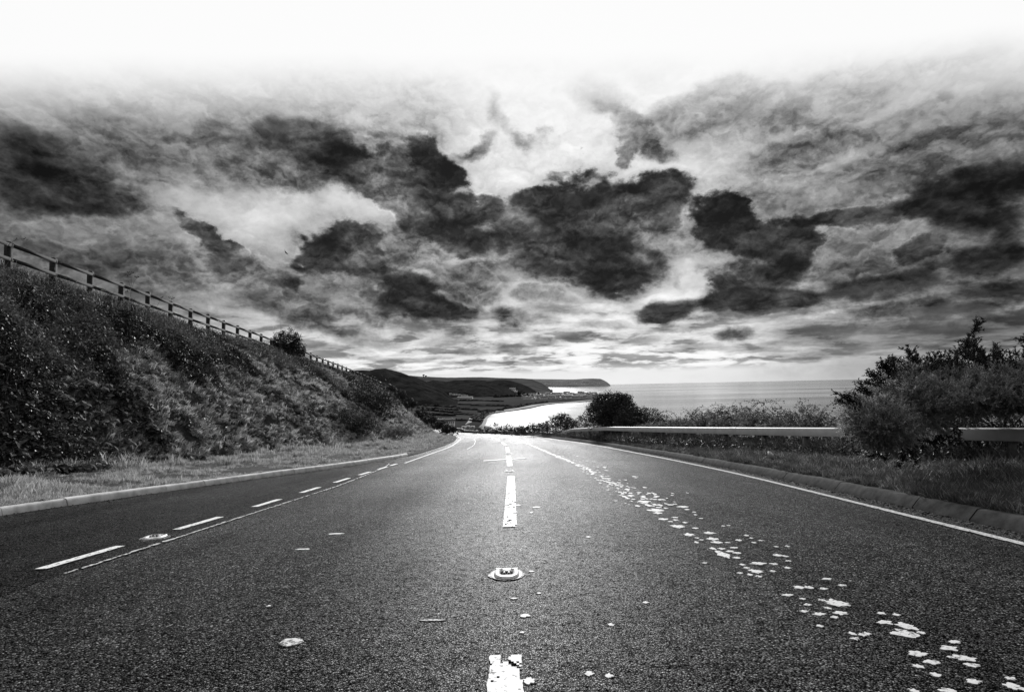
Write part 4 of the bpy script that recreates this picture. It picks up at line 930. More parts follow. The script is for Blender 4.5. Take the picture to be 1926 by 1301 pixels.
def scatter(name, label, cat, P, rot, scale, idx, protos, parent=None):
    """one stuff object that plants clump meshes on points (geometry nodes)"""
    P = np.asarray(P, np.float32); me = bpy.data.meshes.new(name); me.vertices.add(len(P)); me.vertices.foreach_set('co', P.ravel())
    a = me.attributes.new('rot', 'FLOAT_VECTOR', 'POINT'); a.data.foreach_set('vector', np.asarray(rot, np.float32).ravel())
    a = me.attributes.new('scl', 'FLOAT', 'POINT'); a.data.foreach_set('value', np.asarray(scale, np.float32))
    a = me.attributes.new('idx', 'INT', 'POINT'); a.data.foreach_set('value', np.asarray(idx, np.int32))
    o = bpy.data.objects.new(name, me); COL.objects.link(o); tag(o, label, cat, kind='stuff')
    if parent: o.parent = parent
    c = bpy.data.collections.new(name + '_clumps')
    for p in protos: c.objects.link(p)
    ng = bpy.data.node_groups.new(name, 'GeometryNodeTree')
    ng.interface.new_socket('Geometry', in_out='INPUT', socket_type='NodeSocketGeometry'); ng.interface.new_socket('Geometry', in_out='OUTPUT', socket_type='NodeSocketGeometry')
    N, L = ng.nodes, ng.links
    gi, go = N.new('NodeGroupInput'), N.new('NodeGroupOutput')
    ip = N.new('GeometryNodeInstanceOnPoints'); ci = N.new('GeometryNodeCollectionInfo'); ci.inputs['Collection'].default_value = c
    ci.inputs['Separate Children'].default_value = True; ci.inputs['Reset Children'].default_value = True
    def attr(n, ty):
        q = N.new('GeometryNodeInputNamedAttribute'); q.data_type = ty; q.inputs['Name'].default_value = n; return q.outputs['Attribute']
    mp = N.new('GeometryNodeMeshToPoints')
    L.new(gi.outputs[0], mp.inputs['Mesh']); L.new(mp.outputs[0], ip.inputs['Points']); L.new(ci.outputs[0], ip.inputs['Instance']); ip.inputs['Pick Instance'].default_value = True
    L.new(attr('idx', 'INT'), ip.inputs['Instance Index']); L.new(attr('scl', 'FLOAT'), ip.inputs['Scale'])
    er = N.new('FunctionNodeEulerToRotation'); L.new(attr('rot', 'FLOAT_VECTOR'), er.inputs[0]); L.new(er.outputs[0], ip.inputs['Rotation'])
    L.new(ip.outputs[0], go.inputs[0])
    md = o.modifiers.new('plants', 'NODES'); md.node_group = ng
    return o
def proto_grass(name, mat, n, h, r, lean=(0, 0), w=.006, curl=.5):
    V = []; F = []
    for k in range(n):
        a = rnd.random() * 6.28; q = r * math.sqrt(rnd.random()); x, y = q * math.cos(a), q * math.sin(a)
        H = h * rnd.uniform(.5, 1.25); b_ = rnd.random() * 6.28; bend = H * curl * rnd.uniform(.2, 1.2)
        dx, dy = math.cos(b_) * bend + lean[0] * H, math.sin(b_) * bend + lean[1] * H; s = rnd.random() * 6.28; ux, uy = math.cos(s) * w, math.sin(s) * w
        i = len(V); zt = max(.12 * H, H * (1 - .35 * (abs(lean[0]) + curl * .5)))
        V += [(x - ux, y - uy, -.03), (x + ux, y + uy, -.03), (x + dx * .4 - ux * .8, y + dy * .4 - uy * .8, zt * .62), (x + dx * .4 + ux * .8, y + dy * .4 + uy * .8, zt * .62), (x + dx, y + dy, zt)]
        F += [[i, i + 1, i + 3], [i, i + 3, i + 2], [i + 2, i + 3, i + 4]]
    return mk(name, V, np.array(F), mat, link=False)
def proto_leaf(name, mat, n, r, h, s, aspect=.7, stems=6, stemmat=None):
    P = unit(n) * (RN.rand(n) ** .4)[:, None] * np.array([r, r, h * .5]) + np.array([0, 0, h * .5])
    Nn = unit(n) * .8 + np.array([0, 0, .8]) + P * .5 / r
    V, F = leaves(P, Nn, s * RN.uniform(.6, 1.4, n), aspect)
    mb = MB(); mb.V = [V]; mb.T = [F]; mb.n = len(V)
    for k in range(stems):
        d = unit(1)[0] * r; d[2] = abs(d[2]) + h * .6; mb.tube([(0, 0, -.05), tuple(d * .55 + (0, 0, .08)), tuple(d * 1.15)], [.006, .004, .0015], 3)
    return mb.build(name, mat, link=False)

gr_l = [proto_grass('verge_tuft_a', M['grass_dry'], 46, .13, .13, curl=.6), proto_grass('verge_tuft_b', M['grass'], 46, .11, .13, curl=.5), proto_grass('verge_tuft_c', M['grass_dry'], 30, .20, .10, curl=.5)]
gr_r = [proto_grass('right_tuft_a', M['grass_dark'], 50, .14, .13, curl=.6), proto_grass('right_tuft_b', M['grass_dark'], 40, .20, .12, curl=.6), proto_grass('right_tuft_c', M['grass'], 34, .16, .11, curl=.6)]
gr_b = [proto_grass('bank_tuft_a', M['grass_dry'], 34, .24, .12, lean=(.5, 0), curl=.6, w=.010), proto_grass('bank_tuft_b', M['grass'], 34, .20, .12, lean=(.4, 0), curl=.6, w=.009), proto_grass('bank_tuft_c', M['grass_dry'], 26, .20, .10, lean=(.5, .3), curl=.7, w=.012), proto_leaf('bank_leaf_a', M['bramble'], 22, .16, .12, .06, .6, 2)]
br = [proto_leaf('bramble_clump_a', M['bramble'], 60, .30, .32, .065), proto_leaf('bramble_clump_b', M['ivy'], 60, .28, .26, .075), proto_leaf('bramble_clump_c', M['bramble'], 44, .26, .45, .05), proto_leaf('bramble_clump_d', M['dark_leaf'], 60, .3, .3, .05)]
dock = [proto_leaf('dock_clump_a', M['bramble'], 16, .22, .22, .19, .45), proto_leaf('dock_clump_b', M['ivy'], 18, .2, .18, .16, .5)]

def sample_Y(n, a, b_, k=1.3):          # more plants near, fewer far
    r = RN.rand(n); p = 1 - k; return (a ** p + r * (b_ ** p - a ** p)) ** (1 / p)
# left verge grass
n = 15000; Y = sample_Y(n, 7, 95, 1.6); a, c = kerb_l(Y) - .16, footx(Y) - .5; tt = RN.rand(n); X = a + (c - a) * tt
Z = zr(Y) + .08 + .18 * tt; cl = fbm(X * 1.4, Y * 1.4, 3, 5); sc = RN.uniform(.5, 1.3, n) * (1 + Y * .006) * (.55 + .8 * tt) * np.clip((cl - .25) * 2.6, .25, 1.5)
scatter('verge_grass', 'pale short grass of the left verge behind the kerb', 'grass', np.stack([X, Y, Z], 1), np.stack([RN.uniform(-.2, .2, n), RN.uniform(-.2, .2, n), RN.rand(n) * 6.28], 1), sc, RN.choice(3, n, p=[.5, .3, .2]), gr_l)
n = 1500; Y = sample_Y(n, 7.4, 22, 1.3); X = kerb_l(Y) - .13 - .05 * RN.rand(n)
scatter('kerb_grass', 'grass growing over the back edge of the pale kerb', 'grass', np.stack([X, Y, zr(Y) + .09], 1), np.stack([RN.uniform(-.2, .2, n), RN.uniform(.1, .7, n), RN.uniform(-.5, .5, n)], 1), RN.uniform(.15, .45, n) * np.clip((fbm(Y * 1.3, Y * 0, 3, 8) - .35) * 4, .2, 1.1), RN.choice(3, n), gr_l)
n = 1500; Y = sample_Y(n, 4.5, 26, 1.3); X = kerb_r(Y) + .25 + .06 * RN.rand(n)
scatter('kerb_grass', 'grass growing over the back edge of the right kerb', 'grass', np.stack([X, Y, zr(Y) + .09], 1), np.stack([RN.uniform(-.2, .2, n), RN.uniform(-.8, -.1, n), RN.uniform(-.5, .5, n)], 1), RN.uniform(.25, .8, n) * np.clip((fbm(Y * 1.3, Y * 0, 3, 18) - .3) * 4, .2, 1.2), RN.choice(3, n), gr_r)
# embankment grass, combed downhill
n = 34000; Y = sample_Y(n, 7, 100, 1.35); uu = RN.rand(n); X, Y, Z = bank_pt(uu, Y)
mask = fbm(X * .45 + Y * .2, Y * .28, 4, 61); zone = uu + (mask - .5) * 1.3 - np.interp(Y, [8, 18, 30, 60], [-.12, 0, .06, .05])
keep = (zone < .66) & (fbm(X * 1.7, Y * 1.5, 3, 65) + RN.rand(n) * .25 > .54); keep &= ~((Y < 15) & (uu < .35))
X, Y, Z, uu_ = X[keep], Y[keep], Z[keep], uu[keep]; n = len(X)
scatter('embankment_grass', 'long rough grass combed down the embankment', 'grass', np.stack([X, Y, Z], 1), np.stack([RN.uniform(-.15, .15, n), RN.uniform(.1, .5, n), RN.normal(0, 1.5, n)], 1), RN.uniform(.35, 1.1, n) ** 1.3 * (1 + Y * .006), RN.choice(4, n, p=[.26, .20, .24, .30]), gr_b)
# clods and slabs of broken earth lying on the open slope
cl_p = []
for k in range(5):
    mb = MB(); lump(mb, (0, 0, .2), (1, .75, .5 + .1 * k), jag=.3); cl_p.append(mb.build('clod_shape', M['clod'], link=False))
n = 9000; Y = sample_Y(n, 8, 60, 1.4); uu = .02 + .62 * RN.rand(n); X, Y, Z = bank_pt(uu, Y); keep = fbm(X * .6, Y * .5, 3, 91) + RN.rand(n) * .2 > .55; X, Y, Z = X[keep], Y[keep], Z[keep]; n = len(X)
scatter('earth_clods', 'broken clods and stones lying over the open slope', 'earth', np.stack([X, Y, Z], 1), np.stack([RN.uniform(-.5, .5, n), RN.uniform(-.2, .9, n), RN.rand(n) * 6.28], 1), (.03 + .10 * RN.rand(n) ** 2.5) * (1 + Y * .01), RN.choice(5, n), cl_p)
# brambles and ivy on the upper bank and in patches
n = 21000; Y = sample_Y(n, 7, 105, 1.35); uu = RN.rand(n) ** .8 * 1.03; X, Y, Z = bank_pt(uu, Y)
mask = fbm(X * .45 + Y * .2, Y * .28, 4, 61); zone = uu + (mask - .5) * 1.3 - np.interp(Y, [8, 18, 30, 60], [-.12, 0, .06, .05])
keep = (zone > .60) | (RN.rand(n) < .04) | ((Y < 14.5) & (uu < .45) & (RN.rand(n) < .6)); lum = fbm(X * .9, Y * .9, 3, 77)
X, Y, Z, uu_, lum = X[keep], Y[keep], Z[keep], uu[keep], lum[keep]; n = len(X)
idx = np.where(lum > .52, RN.choice([0, 2], n), RN.choice([1, 3], n)); Z = Z + (fbm(X * .7, Y * .7, 3, 31) - .4) * .3
scatter('embankment_brambles', 'tangle of brambles and ivy over the upper embankment', 'brambles', np.stack([X, Y, Z - .05], 1), np.stack([RN.uniform(-.3, .3, n), RN.uniform(.1, .8, n), RN.rand(n) * 6.28], 1), RN.uniform(.6, 1.3, n) * (1 + Y * .004), idx, br)
# docks and ground leaves at the near foot of the bank
n = 900; Y = RN.uniform(9, 17, n); X = footx(Y) - RN.uniform(-.9, 1.4, n); tt = np.clip((footx(Y) - X) / 4, 0, 1); _, _, Zb = bank_pt(tt, Y); Z = np.where(X > footx(Y), zr(Y) + .25, Zb)
scatter('dock_leaves', 'broad dark leaves at the near foot of the embankment', 'weeds', np.stack([X, Y, Z], 1), np.stack([RN.uniform(-.2, .2, n), RN.uniform(0, .5, n), RN.rand(n) * 6.28], 1), RN.uniform(.5, 1.1, n), RN.choice(2, n), dock)
# right verge grass
n = 17000; Y = sample_Y(n, 3.2, 60, 1.5); a, c = kerb_r(Y) + .25, browx2(Y); tt = RN.rand(n) ** 1.05; X = a + (c - a) * tt
Z = zr(Y) + .09 + .2 * tt * (Y < 46); sc = RN.uniform(.6, 1.25, n) * (.6 + .8 * np.minimum(1, tt * 1.6)) * (.6 + .8 * fbm(X, Y, 3, 15)) * (1 + Y * .008)
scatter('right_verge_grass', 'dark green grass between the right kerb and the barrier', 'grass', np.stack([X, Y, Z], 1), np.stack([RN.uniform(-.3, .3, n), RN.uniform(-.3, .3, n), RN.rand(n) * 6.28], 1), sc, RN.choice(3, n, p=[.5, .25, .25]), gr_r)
# weeds and brambles behind and under the barrier
n = 2600; Y = sample_Y(n, 9, 70, 1.4); X = railX(Y) + RN.uniform(-.35, 1.6, n) * np.where(Y > 13, 1, .6) + .1; X = np.where(Y > 46, kerb_r(Y) + RN.uniform(1.2, 3.0, n), X); Z = zr(Y) + .24 - .35 * (Y > 50)
scatter('barrier_weeds', 'ivy and bramble growing under and behind the near barrier', 'weeds', np.stack([X, Y, Z], 1), np.stack([RN.uniform(-.3, .3, n), RN.uniform(-.3, .3, n), RN.rand(n) * 6.28], 1), RN.uniform(.45, .95, n), RN.choice(4, n), br)

# ------------------------------------------------------------------ bushes
# bramble hedge behind the near barrier
lob = []
for k in range(26):
    Y = 12.5 + k * .62; X = float(railX(Y)) + rnd.uniform(1.1, 1.5); h = float(np.interp(Y, [12, 13.5, 15.5, 18, 21, 24, 29], [.45, .85, 1.12, 1.1, 1.15, .85, .6])) * rnd.uniform(.9, 1.1)
    lob.append((X, Y, float(zr(Y)) + .25 + h * .45, .55, .5, h * .58))
p0 = np.array([8.0, 18.0, float(zr(18.0)) + .2]); lob = [tuple(np.array(l[:3]) - p0) + l[3:] for l in lob]
bush('bramble_hedge', 'low bramble hedge with arching shoots behind the near barrier', p0, lob, 42000, .06, M['bramble'], 'hedge', 0, fill=.6)
hb = bpy.data.objects['bramble_hedge']
for k in range(46):        # arching shoots with leaves
    Y = rnd.uniform(12.5, 27); X = float(railX(Y)) + 1.1; h = float(np.interp(Y, [12, 15.5, 18, 24, 29], [.7, 1.2, 1.2, 1.05, .8])); s = np.array([X, Y, float(zr(Y)) + .25 + h * .6]); a = rnd.choice([-1, 1])
    L = rnd.uniform(.35, .9); pts = [s + np.array([a * L * q, rnd.uniform(-.1, .1), (h * .5) * math.sin(q * PI * .62) + .08]) for q in np.linspace(0, 1, 7)]
    mb = MB(); mb.tube(pts, np.linspace(.006, .002, 7), 4); pts = np.array(pts); ip = pts[RN.randint(2, 7, 16)] + RN.normal(0, .025, (16, 3)); V, F = leaves(ip, unit(16) + (0, 0, .5), .05, .65); mb.add(V, F)
    mb.build('shoot', M['bramble'], hb)
def zg_r(Y): return float(zr(Y)) + .2
bush('thorn_bush', 'tall dark round bush behind the start of the near barrier', (5.75, 33.5, zg_r(33.5) - .1), [(0, 0, 1.15, 1.35, 1.3, 1.45), (-.4, .3, 1.7, .8, .8, .85), (.5, -.2, 1.9, .7, .8, .8), (1.2, 0, .8, 1.0, 1.1, .95), (0, 0, .9, .9, .9, .9)], 34000, .08, M['dark_leaf'], 'bush', 90, fill=.4, twiglen=.35)
bush('spreading_bush', 'lower dark bush sloping down to the right of the tall round bush', (7.0, 31, zg_r(31) - .2), [(0, 0, .75, 1.3, 1.1, 1.0), (1.2, -.8, .45, 1.2, 1.0, .75), (-.6, .3, 1.05, .8, .8, .8), (.4, -.2, .4, 1.3, .7, .6)], 24000, .075, M['dark_leaf'], 'bush', 60, fill=.4)
bush('dark_thicket', 'low dark thicket filling the gap between the two barriers', (3.9, 49, zg_r(49) - .3), [(0, 0, .8, 1.5, 1.6, 1.0), (1.4, -2, .8, 1.3, 1.5, 1.05), (-1.5, 2, .45, 1.3, 1.5, .75), (.3, 0, 1.3, .9, 1, .7), (2.6, -4.5, .4, 1.0, 1.2, .7)], 14000, .09, M['dark_leaf'], 'bush', 50, fill=.4)
for (x, yt, Y, w, l) in [(931, 797, 78, 2.2, 'rounded dark bush behind the middle of the far barrier'), (957, 800, 72, 1.7, 'low dark bush right of the rounded one behind the far barrier'), (982, 799.5, 66, 2.2, 'dark bush behind the far barrier beside the thicket'), (905, 803, 92, 2.2, 'dark bush at the left end of the far hedge'), (885, 806, 105, 2.5, 'lowest dark bush by the white caravans'), (1000, 797, 60, 1.6, 'dark bush behind the right end of the far barrier')]:
    T = at(x, yt, Y); gz = float(zr(Y)) - 1.3; h = T[2] - gz
    bush('far_hedge_bush', l, (T[0], Y, gz), [(0, 0, h * .5, w, 1.6, h * .5), (w * .5, .4, h * .4, w * .8, 1.3, h * .42), (-w * .6, 0, h * .4, w * .8, 1.3, h * .40)], 3600, .13, M['dark_leaf'], 'bush', 14, 'dark bushes behind the far barrier', fill=.4)
# bushes on and below the embankment
def on_bank(x, y, Y):
    p = at(x, y, Y); return p
def bush_px(name, label, x0, x1, ytop, ybot, Y, mat, n, ls, extra=(), twigs=40, **k):
    a, b_ = at(x0, ybot, Y), at(x1, ybot, Y); c = (a + b_) / 2; w = (b_ - a)[0] / 2; h = at((x0 + x1) / 2, ytop, Y)[2] - c[2]
    lb = [(0, 0, h * .5, w * .8, w * .7, h * .5), (w * .45, .1, h * .36, w * .55, w * .6, h * .36), (-w * .45, -.1, h * .38, w * .55, w * .6, h * .38)] + list(extra)
    return bush(name, label, c, lb, n, ls, mat, 'bush', twigs, **k)
bush_px('fence_bush', 'dark bush standing up through the fence on the embankment', 508, 572, 622, 690, 41.5, M['dark_leaf'], 14000, .085, twigs=60, twiglen=1.4)
bush_px('twiggy_bush', 'tall twiggy bush on the far slope of the embankment', 648, 748, 708, 805, 40, M['dark_leaf'], 14000, .07, twigs=160, twiglen=.6, fill=.6)
bush_px('bramble_mound', 'wide dark bramble mound at the foot of the embankment', 588, 712, 768, 832, 31, M['ivy'], 16000, .06, twigs=60)
bush_px('bramble_mound', 'small bramble patch between the mound and the kerb bend', 708, 775, 800, 828, 36, M['bramble'], 5000, .06, twigs=20)
for (x0, x1, yt, yb, Y, l) in [(715, 745, 722, 742, 80, 'topmost dark bush on the far shoulder of the embankment'), (738, 768, 733, 760, 76, 'second dark bush down the shoulder of the embankment'), (757, 785, 748, 775, 72, 'third dark bush down the shoulder of the embankment'), (778, 808, 765, 795, 68, 'fourth dark bush down the shoulder, above the road bend'), (790, 825, 780, 806, 64, 'fifth dark bush on the lower shoulder of the embankment'), (815, 848, 792, 812, 62, 'rounded bush at the low end of the embankment'), (828, 862, 798, 822, 58, 'lowest dark bush beside the road bend')]:
    bush_px('shoulder_bush', l, x0, x1, yt, yb, Y, M['dark_leaf'], 3600, .11, twigs=16, group='dark bushes down the shoulder of the embankment')

# gorse hanging over the barrier
def sprig(length, nsp, spl, rad=.005, sw=.0030):
    """a spiny shoot along +Z: stem with spines pointing out and forward, side shoots too"""
    V = []; F = []
    def spine(b0, d, L, w=sw):
        i = len(V); s = unit(1)[0]; s = np.cross(d, s); s /= np.linalg.norm(s) + 1e-9
        V.extend([b0 - s * w, b0 + s * w, b0 + d * L]); F.append([i, i + 1, i + 2])
    def shoot(o, ax, L, n, sl):
        for k in range(n):
            q = rnd.random() ** .8; a = unit(1)[0]; a = a - ax * a.dot(ax); a /= np.linalg.norm(a); d = a * .85 + ax * rnd.uniform(.3, .8); d /= np.linalg.norm(d)
            spine(o + ax * L * q, d, sl * rnd.uniform(.6, 1.2) * (1 - .45 * q))
        i = len(V); s = np.cross(ax, unit(1)[0]); s /= np.linalg.norm(s); s2 = np.cross(ax, s)
        V.extend([o + s * rad, o - s * rad * .5 + s2 * rad, o - s * rad * .5 - s2 * rad, o + ax * L]); F.extend([[i, i + 1, i + 3], [i + 1, i + 2, i + 3], [i + 2, i, i + 3]])
    z = np.array([0, 0, 1.0]); shoot(np.zeros(3), z, length, nsp, spl)
    for k in range(7):
        a = unit(1)[0]; a[2] = 0; a /= np.linalg.norm(a); ax = a * .8 + z * .6; ax /= np.linalg.norm(ax); shoot(z * length * rnd.uniform(.15, .75), ax, length * rnd.uniform(.25, .42), nsp // 5, spl * .8)
    return np.array(V), np.array(F)
sprigs = [sprig(.22, 62, .030) for _ in range(6)]
leaders = [sprig(.22, 74, .042, .007, .0055) for _ in range(4)]
def plant_sprigs(P, D, sc, kinds=None):
    kinds = kinds or sprigs
    VV = []; FF = []; n = 0
    for p, d, s in zip(P, D, sc):
        v, f = kinds[rnd.randrange(len(kinds))]; d = d / np.linalg.norm(d); a = np.cross(d, unit(1)[0]); a /= np.linalg.norm(a); b_ = np.cross(d, a)
        VV.append((v * s) @ np.stack([a, b_, d]) + p); FF.append(f + n); n += len(v)
    return np.vstack(VV), np.vstack(FF)
gb = at(1800, 850, 9.3); gb[2] = float(zr(9.3)) + .25
gorse = thing('gorse_bush', 'big spiny gorse bush hanging over the near barrier at the right', 'bush', gb)
glob = [(1705, 765, 8.9, 70, 44, .6), (1650, 795, 8.5, 48, 32, .45), (1780, 742, 8.9, 80, 34, .6), (1860, 736, 8.7, 80, 34, .6), (1930, 731, 8.5, 75, 34, .6), (2010, 728, 8.3, 90, 50, .7), (1675, 812, 8.2, 22, 16, .3), (1645, 802, 8.3, 18, 16, .3), (1735, 756, 8.7, 50, 14, .35), (1830, 752, 8.5, 80, 14, .35), (1910, 748, 8.3, 70, 14, .35), (1730, 712, 9.2, 55, 20, .5), (1632, 768, 8.9, 26, 20, .3)]
P = []; D = []; S_ = []
for (x, y, Y, rx_, ry_, rd) in glob:
    c = at(x, y, Y); a = rx_ / FPX * Y; b_ = ry_ / FPX * Y; m_ = int(3000 * a * b_ + 90)
    d = unit(m_); r = np.where(RN.rand(m_) < .35, RN.uniform(.5, .9, m_), RN.uniform(.84, 1.0, m_)); P.append(c + d * r[:, None] * np.array([a, rd, b_])); dd = d + np.array([0, -.15, .35]); D.append(dd + unit(m_) * .35); S_.append(RN.uniform(.7, 1.25, m_))
V, F = plant_sprigs(np.vstack(P), np.vstack(D), np.concatenate(S_)); mk('foliage', V, F, M['gorse'], gorse)
P = []; D = []; S_ = []
for (x, y, L, Y) in [(1812, 655, 1.5, 8.9), (1790, 675, 1.2, 8.9), (1835, 670, 1.25, 8.9), (1720, 672, 1.15, 9.2), (1700, 690, 1.1, 9.2), (1740, 690, 1.0, 9.1), (1765, 690, 1.1, 9.0), (1680, 700, 1.1, 9.1), (1925, 672, 1.25, 8.5), (1905, 690, 1.0, 8.5), (1868, 690, 1.0, 8.6), (1885, 700, 1.0, 8.5), (1655, 730, 1.0, 9.0), (1640, 745, .9, 9.0), (1950, 660, 1.3, 8.4), (1855, 695, 1.1, 8.7), (1775, 700, 1.2, 8.9), (1720, 705, 1.2, 9.1), (1700, 715, 1.1, 9.1)]:
    p = at(x, y, Y); k = 6
    for q in range(k):
        P.append(p + RN.normal(0, .05, 3) - (0, 0, .10 + .06 * q)); D.append(np.array([rnd.uniform(-.8, .8), rnd.uniform(-.3, .3), 1.0])); S_.append(L * rnd.uniform(1.1, 1.8))
for (x0, y0, dx, dz) in [(1612, 758, -1, .25), (1622, 771, -1, .1), (1608, 760, -1, .4), (1640, 740, -1, .8), (1655, 722, -.6, 1), (1672, 708, -.5, 1), (1690, 700, -.4, 1), (1620, 790, -1, -.1), (1635, 812, -1, -.3), (1660, 838, -.4, -1), (1700, 842, .1, -1), (1720, 820, .5, -1), (1760, 700, .2, 1), (1790, 690, .3, 1), (1845, 690, .2, 1), (1870, 680, .4, 1), (1895, 690, -.2, 1), (1940, 690, .2, 1), (1765, 812, .1, -1), (1790, 808, .2, -.8)]:
    for q in range(5): P.append(at(x0, y0, 8.7) + RN.normal(0, .05, 3)); D.append(np.array([dx, rnd.uniform(-.4, .2), dz]) + RN.normal(0, .3, 3)); S_.append(rnd.uniform(.9, 1.5))
V, F = plant_sprigs(P, D, S_, leaders); mk('leading_shoots', V, F, M['gorse_dark'], gorse)
mb = MB()
for k in range(14):
    e = at(rnd.uniform(1640, 1960), rnd.uniform(730, 775), 9.0); s = gb + (rnd.uniform(1.0, 2.0), rnd.uniform(.5, 1.1), -.2); mb.tube([s, (s + e) / 2 + (0, 0, .1), e], [.03, .018, .006], 5)
mb.build('branches', M['bark'], gorse)

gl = at(1760, 850, 9.6); gl[2] = float(zr(9.6)) + .2; gl[0] += 1.45
bush('shade_filler_thicket', 'dark leafy mass added to blacken the shaded gap behind the barrier under the gorse', gl, [(0, 0, .4, .8, .6, .5), (.8, -.9, .4, .8, .6, .5), (-.5, 1.1, .4, .8, .7, .5), (1.6, -2.0, .4, .9, .8, .55), (2.4, -3.2, .4, .9, .8, .55)], 16000, .06, M['ivy'], 'bush', 12, fill=.7)  # dark leaves added to make the gap under the rail black
# ------------------------------------------------------------------ small things
def stem_thing(name, label, cat, curves, mat, base, umbels=()):
    mb = MB()
    for pts, r in curves: mb.tube(pts, np.linspace(r, r * .4, len(pts)), 4)
    for c, r in umbels:
        for k in range(9):
            a = k * .7; mb.tube([c, c + np.array([math.cos(a) * r, math.sin(a) * r, r * .7])], [.006, .004], 3); mb.box(c + np.array([math.cos(a) * r, math.sin(a) * r, r * .75]), (.03, .03, .015))
    o = mb.build(name, mat); return tag(o, label, cat)
def px_curve(pts, Y): return [at(x, y, Y) for x, y in pts]
Yh = 23.0
stem_thing('dry_hogweed', 'tall dry umbel plant standing in front of the fence', 'plant', [(px_curve([(247, 575), (246, 555), (247, 538)], Yh), .012), (px_curve([(247, 545), (242, 530), (240, 519)], Yh), .007), (px_curve([(247, 545), (252, 530), (257, 522)], Yh), .007), (px_curve([(247, 540), (247, 526), (246, 516)], Yh), .007)], M['bark'], None, [(at(240, 519, Yh), .09), (at(257, 523, Yh), .08), (at(246, 516, Yh), .11)])
stem_thing('dry_hogweed', 'smaller dry umbel plant in front of the fence further on', 'plant', [(px_curve([(323, 590), (322, 575), (323, 563)], 27), .010)], M['bark'], None, [(at(323, 563, 27), .13)])
def twig(label, pts, Y, n=12):
    c = np.array(px_curve(pts, Y)); mb = MB(); mb.tube(c, np.linspace(.008, .002, len(c)), 4); i = c[RN.randint(1, len(c), n)] + RN.normal(0, .04, (n, 3)); V, F = leaves(i, unit(n), .07, .5); mb.add(V, F)
    return tag(mb.build('bramble_shoot', M['dark_leaf']), label, 'plant')
twig('leafy shoot arching over the first fence post', [(12, 470), (18, 458), (30, 451), (47, 449)], 16.6)
twig('leafy shoot leaning on the fence rail beside the hogweed', [(228, 560), (236, 548), (246, 541), (258, 543)], 22.5)
twig('short shoot above the fence between two middle posts', [(296, 575), (300, 566), (304, 559)], 25.5)
twig('thin bare shoot standing left of the fence bush', [(516, 650), (515, 632), (516, 614)], 41.5, 3)
twig('thin shoot on the sea side of the gorse', [(1560, 800), (1572, 785), (1578, 775)], 11.5, 6)
def rock(label, x, y, Y, r, mat=M['stone'], z=None):
    p = at(x, y, Y); mb = MB(); lump(mb, p, r, jag=.16); return tag(mb.build('rock', mat), label, 'rock')
rock('large pale rock on the near left slope of the embankment', 22, 770, 14.2, (.30, .25, .22)); rock('pale rock above and right of the large one on the near slope', 55, 748, 14.6, (.2, .2, .24)); rock('pale rock at the right of the group on the near slope', 60, 772, 14.3, (.12, .15, .12))
for (x, y, Y, s, l) in [(205, 772, 16.5, .10, 'small pale stone in the bank grass below the brambles'), (345, 803, 20, .09, 'small stone halfway down the bank'), (310, 835, 18, .10, 'small pale stone near the foot of the bank'), (395, 790, 23, .10, 'flat stone on the middle of the bank')]:
    rock(l, x, y, Y, (s * 1.5, s, s * .7))
# tilted pale slab in the right verge
p = at(1450, 856, 11.9); mb = MB(); Rm = np.array(mathutils.Euler((.9, .55, .3)).to_matrix()); mb.box(p, (.13, .14, .035), Rm); tag(mb.build('stone_slab', M['stone']), 'pale square slab tipped in the grass of the right verge', 'slab')
# dead stems by the barrier
for pts, l in [([(1850, 872), (1843, 862), (1846, 845)], 0), ([(1852, 875), (1862, 860), (1866, 844)], 0)]: pass
Yd = 8.5
stem_thing('dead_stalk', 'pale forked dead stalk in the grass left of the last barrier post', 'plant', [(px_curve([(1868, 882), (1853, 870), (1850, 862)], Yd), .006), (px_curve([(1853, 868), (1848, 855), (1847, 844)], Yd), .005), (px_curve([(1853, 868), (1861, 858), (1864, 845)], Yd), .005), (px_curve([(1853, 868), (1843, 862), (1838, 860)], Yd), .004)], M['dead'], None)
stem_thing('dead_stalk', 'curved pale stalk hanging under the left side of the gorse', 'plant', [(px_curve([(1626, 838), (1627, 850), (1634, 861), (1645, 868)], 8.4), .005)], M['dead'], None)
n = 70; Y = RN.uniform(8.5, 14.5, n); X = railX(Y) - RN.uniform(-.5, .9, n); P = np.stack([X, Y, zr(Y) + .28], 1); mb = MB()
for p in P:
    a = rnd.random() * 6.28; L = rnd.uniform(.15, .4); mb.tube([p, p + (math.cos(a) * L * .5, math.sin(a) * L * .5, rnd.uniform(.02, .14)), p + (math.cos(a) * L, math.sin(a) * L, rnd.uniform(-.05, .05))], [.004, .003, .0015], 3)
tag(mb.build('dry_stalks', M['dead']), 'fallen dry stalks in the grass under the near barrier', 'litter', kind='stuff')
for (x, y, Yf, l) in [(1771, 848, 8.0, 'white flower head in the dark under the barrier'), (1692, 867, 7.9, 'white flower in the grass below the gorse'), (1754, 872, 7.7, 'white flower in the verge below the flower head'), (1810, 874, 7.6, 'white flower left of the last barrier post'), (1672, 872, 7.8, 'white flower left of the one below the gorse'), (1700, 838, 8.3, 'small white flower at the edge of the gorse')]:
    p = at(x, y, Yf); mb = MB()
    for k in range(6):
        a = k * 1.05; mb.add([p, p + (.016 * math.cos(a - .3), .004, .016 * math.sin(a - .3)), p + (.022 * math.cos(a), -.004, .022 * math.sin(a)), p + (.016 * math.cos(a + .3), .004, .016 * math.sin(a + .3))], [[0, 1, 2, 3]])
    tag(mb.build('flower', M['petal']), l, 'flower')
